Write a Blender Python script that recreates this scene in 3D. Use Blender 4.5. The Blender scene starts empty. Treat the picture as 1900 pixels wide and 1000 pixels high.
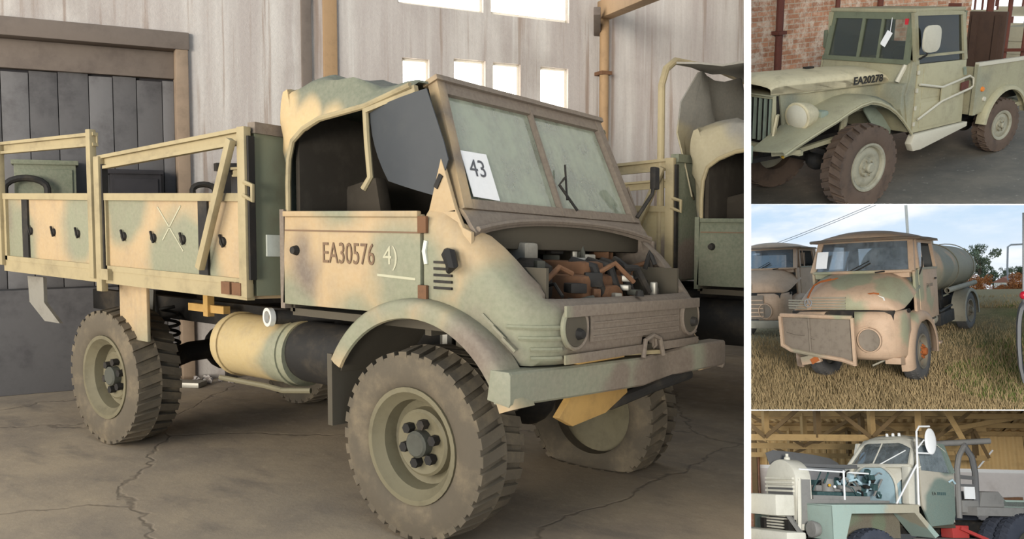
import bpy, bmesh, math, random
from mathutils import Vector, Matrix, noise
import numpy as np

# ------------------------------------------------------------------ camera, world, exposure
SC = bpy.context.scene
COL = SC.collection
FPX, PPX, PPY = 1600.0, 950.0, 500.0           # focal length and centre in pixels of the 1900x1000 frame
class View:
    """where the camera stands in the coordinates of one place (x right, y down, z forward rows)"""
    def __init__(s, C, yaw, pit, roll):
        f = np.array([math.cos(pit)*math.cos(yaw), math.cos(pit)*math.sin(yaw), math.sin(pit)])
        r = np.cross(f, [0, 0, 1]); r /= np.linalg.norm(r); d = np.cross(f, r)
        c, q = math.cos(roll), math.sin(roll)
        s.R = np.array([[c, q, 0], [-q, c, 0], [0, 0, 1]]) @ np.array([r, d, f]); s.C = np.array(C, float)
        R = s.R
        s.mat = Matrix(((R[0][0], -R[1][0], -R[2][0], C[0]), (R[0][1], -R[1][1], -R[2][1], C[1]),
                        (R[0][2], -R[1][2], -R[2][2], C[2]), (0, 0, 0, 1)))
    def ray(s, u, v): return s.R.T @ np.array([(u-PPX)/FPX, (v-PPY)/FPX, 1.0])
    def on(s, u, v, ax, val):
        d = s.ray(u, v); t = (val-s.C[ax])/d[ax]; return s.C + t*d
    def onp(s, u, v, p, n):
        d = s.ray(u, v); n = np.array(n, float); t = ((np.array(p)-s.C) @ n)/(d @ n); return s.C + t*d
    def at(s, u, v, depth): return s.C + depth*s.ray(u, v)
    def px(s, P):
        q = s.R @ (np.array(P, float)-s.C); return (PPX+FPX*q[0]/q[2], PPY+FPX*q[1]/q[2], q[2])
V0 = View((2.8703, -3.9021, 1.5811), 2.22291, -0.06418, -0.00037)      # hall with the canvas-topped truck (world frame)
V1 = View((8.2887, 7.4611, 2.6507), -2.06984, -0.32944, 0.0517)                  # brick store with the pickup
V2 = View((15.4528, 5.8141, 3.2693), -2.40251, -0.05151, 0.0892)                  # field with the tanker
V3 = View((9.7525, 12.2942, 1.528), -1.89343, 0.23472, -0.02811)                  # open shed with the wrecker
cam = bpy.data.cameras.new('camera'); cam_o = bpy.data.objects.new('camera', cam); COL.objects.link(cam_o)
cam.sensor_width = 36; cam.sensor_fit = 'HORIZONTAL'; cam.lens = 36*FPX/1900; cam.clip_start = .05; cam.clip_end = 2000
cam_o.matrix_world = V0.mat; SC.camera = cam_o
SC.view_settings.view_transform = 'Standard'; SC.view_settings.look = 'None'
SC.view_settings.exposure = 0.15; SC.view_settings.gamma = 1.0; SC.view_settings.use_curve_mapping = False

def set_mat(V): return V0.mat @ V.mat.inverted()
M1, M2, M3 = set_mat(V1), set_mat(V2), set_mat(V3)

W = bpy.data.worlds.new('sky'); SC.world = W; W.use_nodes = True
def make_world():
    nt = W.node_tree; nt.nodes.clear(); N = nt.nodes.new; L = nt.links.new
    tc = N('ShaderNodeTexCoord')
    up = M2.to_3x3() @ Vector((0, 0, 1))
    mp = N('ShaderNodeMapping'); mp.inputs['Rotation'].default_value = M2.to_3x3().inverted().to_euler()
    L(tc.outputs['Generated'], mp.inputs['Vector'])
    sx = N('ShaderNodeSeparateXYZ'); L(mp.outputs[0], sx.inputs[0])
    ramp = N('ShaderNodeMapRange'); ramp.inputs[1].default_value = -.12; ramp.inputs[2].default_value = .03; L(sx.outputs[2], ramp.inputs[0])
    g = N('ShaderNodeMix'); g.data_type = 'RGBA'; g.inputs[6].default_value = (.80, .86, .92, 1); g.inputs[7].default_value = (.40, .62, .86, 1)
    L(ramp.outputs[0], g.inputs[0])
    sc = N('ShaderNodeMapping'); sc.inputs['Scale'].default_value = (5, 5, 16); sc.inputs['Rotation'].default_value = (.25, .1, 0); L(mp.outputs[0], sc.inputs['Vector'])
    nz = N('ShaderNodeTexNoise'); nz.inputs['Scale'].default_value = 1.0; nz.inputs['Detail'].default_value = 6; nz.inputs['Roughness'].default_value = .55
    L(sc.outputs[0], nz.inputs['Vector'])
    cr = N('ShaderNodeMapRange'); cr.inputs[1].default_value = .45; cr.inputs[2].default_value = .66; cr.interpolation_type = 'SMOOTHSTEP'; L(nz.outputs[0], cr.inputs[0])
    m = N('ShaderNodeMix'); m.data_type = 'RGBA'; L(cr.outputs[0], m.inputs[0]); L(g.outputs[2], m.inputs[6]); m.inputs[7].default_value = (.93, .95, .97, 1)
    bg = N('ShaderNodeBackground'); L(m.outputs[2], bg.inputs[0]); bg.inputs[1].default_value = WORLD_STRENGTH
    L(bg.outputs[0], N('ShaderNodeOutputWorld').inputs[0])
WORLD_STRENGTH = 1.0
make_world()
def area(name, M, loc, target, sx, sy, power, color):
    l = bpy.data.lights.new(name, 'AREA'); l.shape = 'RECTANGLE'; l.size = sx; l.size_y = sy; l.energy = power; l.color = color
    o = bpy.data.objects.new(name, l); COL.objects.link(o)
    d = Vector(target)-Vector(loc)
    o.matrix_world = M @ (Matrix.Translation(loc) @ d.to_track_quat('-Z', 'Y').to_matrix().to_4x4())
    return o
I4 = Matrix.Identity(4)
# hazy low sun in the open sky behind the viewer (hall gate, store front and field all open that way)
sun = bpy.data.lights.new('sun_behind_viewer_offscreen', 'SUN'); sun.energy = 2.2; sun.angle = math.radians(16); sun.color = (1.0, .95, .86)
sun_o = bpy.data.objects.new('sun_behind_viewer_offscreen', sun); COL.objects.link(sun_o)
_d = V0.mat.to_3x3() @ Vector((math.tan(math.radians(16.4)), math.tan(math.radians(2.5)), -1.0)); sun_o.rotation_euler = _d.to_track_quat('-Z', 'Y').to_euler()
# daylight through the hall's open gate, left of and behind the viewer
area('gate_left_offscreen', I4, (-3.5, -9.5, 3.2), (-1.2, -.6, 1.3), 7, 4.5, 800, (1.0, .90, .75))
# fill spot added beside the viewer to brighten the shed in place of daylight
def fill_spot(name, loc, u, v, power, angle, color, size):
    l = bpy.data.lights.new(name, 'SPOT'); l.energy = power; l.spot_size = math.radians(angle); l.spot_blend = .35; l.shadow_soft_size = size; l.color = color
    o = bpy.data.objects.new(name, l); COL.objects.link(o); o.location = (V0.mat @ Vector(loc))
    d = Vector(V0.at(u, v, 15))-o.location; o.rotation_euler = d.to_track_quat('-Z', 'Y').to_euler(); return o
fill_spot('shed_fill_spot_offscreen', (2.0, .9, 1.0), 1640, 870, 9500, 26, (1.0, .97, .92), 1.0)

# ------------------------------------------------------------------ materials
MATS = {}
class NT:
    def __init__(s, name):
        s.m = bpy.data.materials.new(name); s.m.use_nodes = True; s.t = s.m.node_tree; s.t.nodes.clear()
        s.out = s.n('ShaderNodeOutputMaterial'); s.tc = s.n('ShaderNodeTexCoord'); s.co = s.tc.outputs['Object']
        MATS[name] = s.m
    def n(s, k, **kw):
        x = s.t.nodes.new(k)
        for a, b in kw.items(): setattr(x, a, b)
        return x
    def l(s, a, b): s.t.links.new(a, b)
    def put(s, sock, v):
        if hasattr(v, 'node'): s.l(v, sock)
        else: sock.default_value = v
    def math(s, op, a, b=0.0, c=0.0):
        x = s.n('ShaderNodeMath', operation=op); s.put(x.inputs[0], a); s.put(x.inputs[1], b); s.put(x.inputs[2], c); return x.outputs[0]
    def vm(s, op, a, b=(0, 0, 0)):
        x = s.n('ShaderNodeVectorMath', operation=op); s.put(x.inputs[0], a); s.put(x.inputs[1], b)
        return x.outputs['Value'] if op in ('DISTANCE', 'LENGTH', 'DOT_PRODUCT') else x.outputs[0]
    def map(s, v, a, b, c=0.0, d=1.0, smooth=True):
        x = s.n('ShaderNodeMapRange'); x.interpolation_type = 'SMOOTHSTEP' if smooth else 'LINEAR'
        s.put(x.inputs[0], v)
        for i, q in enumerate((a, b, c, d)): x.inputs[i+1].default_value = q
        return x.outputs[0]
    def scale(s, v, sc, rot=(0, 0, 0), loc=(0, 0, 0)):
        x = s.n('ShaderNodeMapping'); s.put(x.inputs[0], v); x.inputs['Scale'].default_value = sc; x.inputs['Rotation'].default_value = rot; x.inputs['Location'].default_value = loc
        return x.outputs[0]
    def noise(s, v, sc, det=4, rough=.55, col=False):
        x = s.n('ShaderNodeTexNoise'); s.put(x.inputs['Vector'], v); x.inputs['Scale'].default_value = sc; x.inputs['Detail'].default_value = det; x.inputs['Roughness'].default_value = rough
        return x.outputs['Color' if col else 0]
    def mix(s, f, a, b, mode='MIX'):
        x = s.n('ShaderNodeMix', data_type='RGBA', blend_type=mode); s.put(x.inputs[0], f); s.put(x.inputs[6], c4(a)); s.put(x.inputs[7], c4(b)); return x.outputs[2]
    def bsdf(s, col, rough=.7, metal=0.0, bump=None, bstr=.3, bdist=.01, spec=.4, **kw):
        b = s.n('ShaderNodeBsdfPrincipled'); s.put(b.inputs['Base Color'], c4(col)); s.put(b.inputs['Roughness'], rough); s.put(b.inputs['Metallic'], metal)
        b.inputs['Specular IOR Level'].default_value = spec
        for k, v in kw.items(): s.put(b.inputs[k], v)
        if bump is not None:
            u = s.n('ShaderNodeBump'); u.inputs['Strength'].default_value = bstr; u.inputs['Distance'].default_value = bdist; s.put(u.inputs['Height'], bump); s.l(u.outputs[0], b.inputs['Normal'])
        s.l(b.outputs[0], s.out.inputs[0]); return b
def c4(c):
    if isinstance(c, (tuple, list)) and len(c) == 3: return (c[0], c[1], c[2], 1)
    return c
def rgb(r, g, b):
    f = lambda x: ((x/255+.055)/1.055)**2.4 if x > 10 else x/255/12.92
    return (f(r), f(g), f(b))
def m_paint(name, col, rough=.6, metal=0.0, dirt=(.10, .085, .065), amt=.35, sc=6, bump=.15, spec=.3):
    t = NT(name); n1 = t.noise(t.co, sc, 6, .65); n2 = t.noise(t.co, sc*7, 3, .6)
    f = t.math('MULTIPLY', t.map(n1, .45, .75), amt)
    c = t.mix(f, col, dirt); c = t.mix(t.math('MULTIPLY', n2, .25), c, tuple(min(1, a*1.5) for a in col[:3]))
    t.bsdf(c, rough, metal, bump=n2, bstr=bump, bdist=.004, spec=spec); return t.m
def m_camo(name, base, layers, dirt=(.16, .13, .10), amt=.4, rough=.62, wob=.22, wsc=2.2, edge=.05, streak=0.0):
    """layers: list of (colour, [(x,y,z,r)...]) blobs of paint, edges wobbled by noise"""
    t = NT(name)
    nv = t.noise(t.co, wsc, 2, .5, col=True); nv = t.vm('SUBTRACT', nv, (.5, .5, .5)); nv = t.vm('MULTIPLY', nv, (wob*2,)*3)
    p = t.vm('ADD', t.co, nv); c = c4(base)
    for col, blobs in layers:
        d = None
        for (x, y, z, r) in blobs:
            q = t.math('SUBTRACT', t.vm('DISTANCE', p, (x, y, z)), r)
            d = q if d is None else t.math('MINIMUM', d, q)
        c = t.mix(t.map(d, -edge, edge, 1.0, 0.0), c, col)
    n1 = t.noise(t.co, 5, 6, .7); n2 = t.noise(t.co, 45, 3, .6)
    n3 = t.noise(t.scale(t.co, (14, 14, 1.2)), 1.0, 4, .6)
    c = t.mix(t.math('MULTIPLY', t.map(n1, .42, .78), amt), c, dirt)
    c = t.mix(t.math('MULTIPLY', t.map(n3, .52, .8), streak+amt*.5), c, dirt)
    c = t.mix(t.math('MULTIPLY', n2, .22), c, (.62, .55, .42))
    t.bsdf(c, rough, bump=t.math('ADD', n2, n1), bstr=.18, bdist=.004, spec=.25); return t.m
def m_emit(name, col, s):
    t = NT(name); e = t.n('ShaderNodeEmission'); e.inputs[0].default_value = c4(col); e.inputs[1].default_value = s; t.l(e.outputs[0], t.out.inputs[0]); return t.m
def m_glass(name, tint=(.8, .85, .82), dust=.35, dustcol=(.45, .47, .42), gloss=.12):
    t = NT(name); n = t.noise(t.co, 3.5, 5, .7); st = t.noise(t.scale(t.co, (9, 9, 1)), 1.5, 3, .6)
    tr = t.n('ShaderNodeBsdfTransparent'); tr.inputs[0].default_value = c4(tint)
    gl = t.n('ShaderNodeBsdfGlossy'); gl.inputs[0].default_value = (.9, .9, .9, 1); gl.inputs['Roughness'].default_value = .04
    df = t.n('ShaderNodeBsdfDiffuse'); df.inputs[0].default_value = c4(dustcol)
    fr = t.n('ShaderNodeFresnel'); fr.inputs[0].default_value = 1.45
    a = t.n('ShaderNodeMixShader'); t.put(a.inputs[0], t.math('ADD', fr.outputs[0], gloss)); t.l(tr.outputs[0], a.inputs[1]); t.l(gl.outputs[0], a.inputs[2])
    b = t.n('ShaderNodeMixShader'); t.put(b.inputs[0], t.math('MULTIPLY', t.map(t.math('ADD', n, t.math('MULTIPLY', st, .5)), .45, 1.0, .5, 1.4), dust)); t.l(a.outputs[0], b.inputs[1]); t.l(df.outputs[0], b.inputs[2])
    t.l(b.outputs[0], t.out.inputs[0]); return t.m

# ------------------------------------------------------------------ mesh building
random.seed(7)
CUR = {'view': V0, 'M': I4, 'warp': None, 'objs': []}
def start_set(V, M): CUR.update(view=V, M=M, warp=None, objs=[])
class MB:
    def __init__(s): s.v = []; s.f = []
    def add(s, vs, fs):
        b = len(s.v); s.v += [tuple(p) for p in vs]; s.f += [[b+i for i in q] for q in fs]; return s
    def hexa(s, p): return s.add(p, [(0, 3, 2, 1), (4, 5, 6, 7), (0, 1, 5, 4), (1, 2, 6, 5), (2, 3, 7, 6), (3, 0, 4, 7)])
    def bb(s, x0, x1, y0, y1, z0, z1):
        return s.hexa([(x0, y0, z0), (x1, y0, z0), (x1, y1, z0), (x0, y1, z0), (x0, y0, z1), (x1, y0, z1), (x1, y1, z1), (x0, y1, z1)])
    def box(s, c, d, R=None):
        p = [Vector((a*d[0]/2, b*d[1]/2, e*d[2]/2)) for e in (-1, 1) for a, b in ((-1, -1), (1, -1), (1, 1), (-1, 1))]
        if R is not None: p = [R @ q for q in p]
        return s.hexa([q+Vector(c) for q in p])
    def bar(s, a, b, w, h, up=(0, 0, 1)):
        a, b = Vector(a), Vector(b); d = (b-a).normalized(); up = Vector(up)
        x = d.cross(up)
        if x.length < 1e-4: x = d.cross(Vector((1, 0, 0)))
        x.normalize(); y = x.cross(d).normalized(); x *= w/2; y *= h/2
        return s.hexa([a-x-y, a+x-y, b+x-y, b-x-y, a-x+y, a+x+y, b+x+y, b-x+y])
    def prism(s, poly, ax, a, b):
        """poly in the two other axes (xz for ax=1, yz for ax=0, xy for ax=2)"""
        def P(q, t): return (t, q[0], q[1]) if ax == 0 else (q[0], t, q[1]) if ax == 1 else (q[0], q[1], t)
        n = len(poly); vs = [P(q, a) for q in poly]+[P(q, b) for q in poly]
        return s.add(vs, [list(range(n))[::-1], list(range(n, 2*n))]+[(i, (i+1) % n, n+(i+1) % n, n+i) for i in range(n)])
    def loft(s, rings, closed=True, caps=True):
        n = len(rings[0]); vs = [p for r in rings for p in r]; fs = []
        m = n if closed else n-1
        for k in range(len(rings)-1):
            for i in range(m): fs.append((k*n+i, k*n+(i+1) % n, (k+1)*n+(i+1) % n, (k+1)*n+i))
        if caps and closed: fs.append(list(range(n))[::-1]); fs.append([(len(rings)-1)*n+i for i in range(n)])
        return s.add(vs, fs)
    def sheet(s, rows, off):
        """thick sheet: grid of points and an offset vector (or function) for the other face"""
        g = off if callable(off) else (lambda p: off)
        A = [[Vector(p) for p in r] for r in rows]; B = [[p+Vector(g(p)) for p in r] for r in A]
        nr, nc = len(A), len(A[0]); N = nr*nc
        vs = [p for r in A for p in r]+[p for r in B for p in r]; fs = []
        for i in range(nr-1):
            for j in range(nc-1):
                a, b, c, d = i*nc+j, i*nc+j+1, (i+1)*nc+j+1, (i+1)*nc+j
                fs += [(a, b, c, d), (N+d, N+c, N+b, N+a)]
        for i in range(nr-1):
            for j, fl in ((0, 0), (nc-1, 1)):
                a, d = i*nc+j, (i+1)*nc+j; fs.append((a, d, N+d, N+a) if not fl else (d, a, N+a, N+d))
        for j in range(nc-1):
            for i, fl in ((0, 1), (nr-1, 0)):
                a, b = i*nc+j, i*nc+j+1; fs.append((b, a, N+a, N+b) if fl else (a, b, N+b, N+a))
        return s.add(vs, fs)
    def tube(s, pts, r, n=8, closed=False):
        P = [Vector(p) for p in pts]; m = len(P); rings = []; prev = None
        for i in range(m):
            t = (P[(i+1) % m]-P[i-1]) if closed else (P[min(i+1, m-1)]-P[max(i-1, 0)]); t.normalize()
            if prev is None:
                a = Vector((0, 0, 1)) if abs(t.z) < .9 else Vector((1, 0, 0)); x = t.cross(a).normalized()
            else: x = (prev-t*prev.dot(t)).normalized()
            prev = x; y = t.cross(x); rr = r[i] if isinstance(r, (list, tuple)) else r
            rings.append([P[i]+(x*math.cos(2*math.pi*k/n)+y*math.sin(2*math.pi*k/n))*rr for k in range(n)])
        if closed: rings.append(rings[0])
        return s.loft(rings, True, not closed)
    def lathe(s, prof, c, ax, n=32, closed=False, a0=0, a1=2*math.pi, caps=True):
        """profile of (radius, height along axis)"""
        ax = Vector(ax).normalized(); u = ax.cross(Vector((0, 0, 1)) if abs(ax.z) < .9 else Vector((1, 0, 0))).normalized(); w = ax.cross(u); c = Vector(c)
        full = abs(a1-a0-2*math.pi) < 1e-6; k = n if full else n+1
        rings = [[c+ax*h+(u*math.cos(a0+(a1-a0)*i/n)+w*math.sin(a0+(a1-a0)*i/n))*r for i in range(k)] for r, h in prof]
        if closed: rings.append(rings[0])
        return s.loft(rings, full, caps and not closed)
    def ball(s, c, r, n=12, m=8):
        rx, ry, rz = r if isinstance(r, (tuple, list)) else (r, r, r); rings = []
        for j in range(1, m):
            t = math.pi*j/m; rings.append([(c[0]+rx*math.sin(t)*math.cos(2*math.pi*i/n), c[1]+ry*math.sin(t)*math.sin(2*math.pi*i/n), c[2]-rz*math.cos(t)) for i in range(n)])
        return s.loft(rings)
    def xf(s, fn): s.v = [tuple(fn(p)) for p in s.v]; return s
    def build(s, name, mat, parent=None, bevel=0, smooth=35, warp=None, seg=2):
        me = bpy.data.meshes.new(name); v = s.v
        bm = bmesh.new(); vs = [bm.verts.new(p) for p in v]
        for f in s.f:
            try: bm.faces.new([vs[i] for i in dict.fromkeys(f)] if len(set(f)) > 2 else [])
            except Exception: pass
        if bevel:
            bmesh.ops.remove_doubles(bm, verts=bm.verts, dist=1e-5)
            bmesh.ops.recalc_face_normals(bm, faces=bm.faces)
            ed = [e for e in bm.edges if len(e.link_faces) == 2 and e.calc_face_angle(0) > .5]
            bmesh.ops.bevel(bm, geom=ed, offset=bevel, segments=seg, affect='EDGES', profile=.6, clamp_overlap=True)
        bmesh.ops.recalc_face_normals(bm, faces=bm.faces)
        for fn in (warp, CUR['warp']):
            if fn:
                for q in bm.verts: q.co = Vector(fn(q.co))
        bm.to_mesh(me); bm.free()
        if smooth:
            me.shade_smooth(); me.set_sharp_from_angle(angle=math.radians(smooth))
        o = bpy.data.objects.new(name, me); COL.objects.link(o)
        if mat is not None: me.materials.append(MATS[mat] if isinstance(mat, str) else mat)
        CUR['objs'].append(o); o['_p'] = 1
        if parent is not None: o.parent = parent
        return o
BASES = {}
def root(name, label, cat, base=(0, 0, 0), group=None):
    o = bpy.data.objects.new(name, None); COL.objects.link(o); o.empty_display_size = .2; o.location = base
    o['label'] = label; o['category'] = cat
    if group: o['group'] = group
    BASES[o.name] = Vector(base); CUR['objs'].append(o); return o
def tag(o, label, cat, group=None, kind=None):
    o['label'] = label; o['category'] = cat
    if group: o['group'] = group
    if kind: o['kind'] = kind
    return o
def struct(o, label=None):
    o['kind'] = 'structure'
    if label: o['label'] = label
    return o
def text_mesh(txt, place, size, name, mat, parent, depth=.004, warp=None, spacing=1.0, bold=0.0, sx=1.0):
    """place(tx, ty, d) -> point"""
    cu = bpy.data.curves.new('t', 'FONT'); cu.body = txt; cu.size = size; cu.space_character = spacing; cu.offset = bold; cu.resolution_u = 3
    o = bpy.data.objects.new('t', cu); COL.objects.link(o)
    me = bpy.data.meshes.new_from_object(o.evaluated_get(bpy.context.evaluated_depsgraph_get())); bpy.data.objects.remove(o)
    mb = MB(); n = len(me.vertices)
    vs = [place(v.co.x*sx, v.co.y, 0) for v in me.vertices]+[place(v.co.x*sx, v.co.y, depth) for v in me.vertices]
    fs = [tuple(p.vertices) for p in me.polygons]; fs2 = [tuple(n+i for i in f)[::-1] for f in fs]
    mb.add(vs, fs2+fs); bpy.data.meshes.remove(me)
    return mb.build(name, mat, parent, smooth=0, warp=warp)
def finish_set(planes):
    """cut what runs on behind the dividing walls, then stand every thing in its place"""
    V, M = CUR['view'], CUR['M']; dead = []
    ns = []
    for (side, px) in planes:
        if side in 'LR': n = np.array([1, 0, -(px-PPX)/FPX])*(1 if side == 'L' else -1)
        else: n = np.array([0, 1, -(px-PPY)/FPX])*(1 if side == 'T' else -1)
        ns.append(V.R.T @ (n/np.linalg.norm(n)))
    for o in CUR['objs']:
        if o.type != 'MESH' or not len(o.data.vertices): continue
        co = np.empty(len(o.data.vertices)*3); o.data.vertices.foreach_get('co', co); co = co.reshape(-1, 3)-V.C
        cut = False; gone = False
        for n in ns:
            d = co @ n
            if (d < 0).all(): gone = True
            elif (d < 0).any(): cut = True
        if gone: dead.append(o); continue
        if cut:
            bm = bmesh.new(); bm.from_mesh(o.data)
            for n in ns:
                bmesh.ops.bisect_plane(bm, geom=bm.verts[:]+bm.edges[:]+bm.faces[:], plane_co=V.C, plane_no=n, clear_inner=True)
            if not len(bm.faces): gone = True
            bm.to_mesh(o.data); bm.free()
            if gone: dead.append(o)
    for o in dead:
        for c in list(o.children):
            if c not in dead: c.parent = o.parent
        CUR['objs'].remove(o); bpy.data.objects.remove(o)
    for o in list(CUR['objs']):
        if o.type == 'EMPTY' and not o.children: CUR['objs'].remove(o); bpy.data.objects.remove(o)
    for o in CUR['objs']:
        if '_p' in o: del o['_p']
        if o.parent is None: o.matrix_world = M @ Matrix.Translation(o.location)
        elif o.parent.type == 'EMPTY': o.location = -BASES[o.parent.name]
# ================================================================== HALL WITH THE CANVAS-TOPPED TRUCK
start_set(V0, I4)
TAN, GRN, BRN = rgb(166, 140, 103), rgb(116, 118, 96), rgb(98, 85, 76)
m_camo('camo_bed', TAN, [(GRN, [(-3.95, -1, 1.35, .30), (-3.05, -1, 1.5, .26), (-1.8, -1, 1.25, .36), (-2.5, -1, 1.7, .28), (-2.45, -.8, .7, .2), (-2.6, 1, 1.4, .6)]), (BRN, [(-3.4, 1, 1.4, .4), (-4.3, -1, 1.6, .22)])], streak=.15, edge=.10)
m_camo('camo_cab', TAN, [(GRN, [(-.95, -.92, 1.05, .24), (-.05, -.92, 1.3, .27), (-.5, -.9, 1.62, .12), (.55, -.85, 1.08, .36), (.15, -.9, 1.0, .17), (-.35, -1, 1.0, .2), (-.4, .9, 1.3, .5)]),
                        (BRN, [(.62, -.1, 1.2, .62), (.8, .5, 1.1, .5), (.15, 0, 1.65, .62), (.3, .6, 1.5, .45), (.45, -1.02, .95, .17), (-.8, -.98, 1.3, .14)])], streak=.08, amt=.32, edge=.09)
m_camo('camo_frame', BRN, [(TAN, [(.13, -.86, 1.7, .15), (.03, -.83, 1.95, .13), (-.03, -.80, 2.15, .11)])], amt=.4, wob=.05)
m_camo('camo_bumper', rgb(116, 118, 100), [(BRN, [(.7, .25, .75, .32), (.8, .9, .75, .25), (.7, -.2, .7, .12)])], amt=.35)
m_camo('camo_tank', rgb(168, 146, 100), [(GRN, [(-1.1, -.8, .7, .22), (-1.75, -.6, .8, .12)])])
m_camo('canvas_lit_tan', rgb(92, 98, 82), [(rgb(182, 156, 112), [(-1.08, -.88, 2.12, .2), (-.86, -.92, 2.08, .15), (-.62, -.92, 2.05, .10)]), (rgb(70, 74, 66), [(-.5, -.4, 2.3, .3)])], amt=.3, wob=.12)  # tan blobs put the light caught by the near rear canvas into its colour
GRN2, TAN2 = rgb(112, 122, 88), rgb(150, 136, 98)
m_camo('camo_old', rgb(84, 92, 74), [(GRN2, [(.95, 2.1, 1.3, .42), (2.2, 2.1, 1.3, .5)]), (TAN2, [(-.8, 2.0, 1.5, .7), (-2.2, 2, 1.4, .5)]), (BRN, [(-.1, 2.1, 1.2, .22)])], amt=.3)
m_camo('canvas_old', rgb(118, 116, 110), [(rgb(150, 140, 112), [(0, 2.1, 2.0, .35)]), (rgb(98, 104, 104), [(1.0, 2.4, 2.2, .5)])], amt=.35)
m_paint('rubber', rgb(86, 78, 66), .9, dirt=rgb(126, 112, 90), amt=.75, sc=5)
m_paint('rubber_dark', rgb(38, 35, 32), .9, dirt=rgb(80, 70, 58), amt=.6, sc=5)
m_paint('rim_paint', rgb(106, 99, 78), .65, dirt=rgb(72, 66, 52), amt=.6)
m_paint('rim_dark', rgb(74, 74, 66), .7, dirt=rgb(50, 45, 38), amt=.6)
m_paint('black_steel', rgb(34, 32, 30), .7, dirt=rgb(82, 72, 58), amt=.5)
m_paint('dark_inside', rgb(76, 70, 59), .9, amt=.3)
m_paint('rust', rgb(104, 74, 52), .85, dirt=rgb(60, 44, 36), amt=.6, sc=12)
m_paint('bare_steel', rgb(150, 146, 136), .45, .5, amt=.5)
m_paint('chrome_ring', rgb(225, 222, 212), .3, .3, amt=.15)
m_paint('rail_paint', rgb(152, 138, 106), .6, dirt=rgb(84, 76, 62), amt=.55, sc=4)
m_paint('head_paint', rgb(108, 110, 90), .7, dirt=rgb(92, 74, 58), amt=.5, sc=3)
m_paint('yellow_tan', rgb(168, 134, 78), .65, dirt=rgb(96, 76, 50), amt=.5)
m_paint('grille_dark', rgb(84, 76, 70), .75, dirt=rgb(110, 96, 84), amt=.5)
m_paint('seat_cloth', rgb(58, 52, 44), .95, amt=.4, bump=0)
m_paint('stencil', rgb(112, 90, 70), .8, amt=.4)
m_paint('white_mark', rgb(205, 205, 190), .8, amt=.2)
m_paint('stencil_dark', rgb(52, 54, 42), .8, amt=.2)
m_paint('chalk', rgb(168, 164, 140), .9, amt=.3)
m_paint('paper', rgb(226, 224, 222), .8, amt=.05)
m_paint('ink', rgb(88, 88, 92), .8, amt=.1)
m_paint('plastic_window', rgb(50, 53, 56), .5, dirt=rgb(74, 74, 70), amt=.5, sc=3, spec=.3)
m_paint('dusty_plastic', rgb(96, 98, 92), .5, dirt=rgb(60, 58, 52), amt=.5, sc=3)
m_glass('dusty_glass', dust=.58, dustcol=rgb(162, 168, 150), gloss=.22)
# ---- the hall
t = NT('hall_concrete'); st = t.noise(t.scale(t.co, (1.6, 1.6, .10)), 2.2, 5, .6); st2 = t.noise(t.scale(t.co, (4.5, 4.5, .16)), 2.0, 4, .6, ); big = t.noise(t.co, .7, 4, .6); fn = t.noise(t.co, 30, 4, .7)
c = t.mix(t.map(st, .35, .7), rgb(176, 167, 161), rgb(202, 196, 189)); c = t.mix(t.math('MULTIPLY', t.map(st2, .53, .70), .65), c, rgb(128, 102, 82)); c = t.mix(t.math('MULTIPLY', t.map(st2, .28, .40, 1, 0), .6), c, rgb(206, 202, 196))
c = t.mix(t.math('MULTIPLY', t.map(big, .5, .75), .4), c, rgb(128, 116, 108)); c = t.mix(t.math('MULTIPLY', fn, .25), c, rgb(100, 92, 86))
t.bsdf(c, .9, bump=fn, bstr=.4, bdist=.01, spec=.1)
t = NT('hall_floor'); n1 = t.noise(t.co, .9, 6, .65); n2 = t.noise(t.co, 9, 5, .7); n3 = t.noise(t.scale(t.co, (1, 3, 1), (0, 0, .6)), 1.3, 5, .6)
c = t.mix(t.map(n1, .35, .68), rgb(160, 144, 122), rgb(132, 120, 106)); c = t.mix(t.math('MULTIPLY', t.map(n3, .5, .72), .6), c, rgb(106, 98, 90)); c = t.mix(t.math('MULTIPLY', t.map(n2, .5, .8), .45), c, rgb(178, 160, 134))
vo = t.n('ShaderNodeTexVoronoi', feature='DISTANCE_TO_EDGE'); wv = t.vm('ADD', t.co, t.vm('MULTIPLY', t.noise(t.co, 1.5, 4, .6, col=True), (.5, .5, .5))); t.l(wv, vo.inputs['Vector']); vo.inputs['Scale'].default_value = .33
cr = t.map(vo.outputs['Distance'], .0, .006, 1, 0); c = t.mix(t.math('MULTIPLY', cr, .38), c, rgb(58, 50, 44))
t.bsdf(c, t.map(n2, .3, .8, .75, .55), bump=t.math('SUBTRACT', n2, cr), bstr=.35, bdist=.008, spec=.3)
m_paint('door_wood', rgb(84, 82, 82), .85, dirt=rgb(46, 44, 46), amt=.7, sc=3); m_paint('door_wood_light', rgb(100, 98, 98), .85, dirt=rgb(60, 56, 56), amt=.7, sc=3)
m_paint('door_frame', rgb(134, 116, 98), .85, dirt=rgb(88, 74, 62), amt=.6, sc=3)
m_paint('lintel', rgb(104, 94, 86), .9, dirt=rgb(74, 66, 62), amt=.6, sc=3)
m_paint('pipe_brown', rgb(150, 122, 90), .7, dirt=rgb(104, 84, 64), amt=.6)
m_paint('dark_plinth', rgb(48, 46, 48), .95, dirt=rgb(30, 29, 30), amt=.6)
m_paint('partition_white', (.98, .98, .98), .9, amt=0, bump=0)
m_emit('daylight_pane', (1.0, .94, .82), 6.0)
m_paint('sash_white', rgb(216, 208, 194), .8, amt=.2)
TH = math.radians(65); W0 = np.array([-5.16, -.7, 0]); WD = np.array([math.cos(TH), math.sin(TH), 0]); WN = np.array([math.sin(TH), -math.cos(TH), 0])
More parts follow.
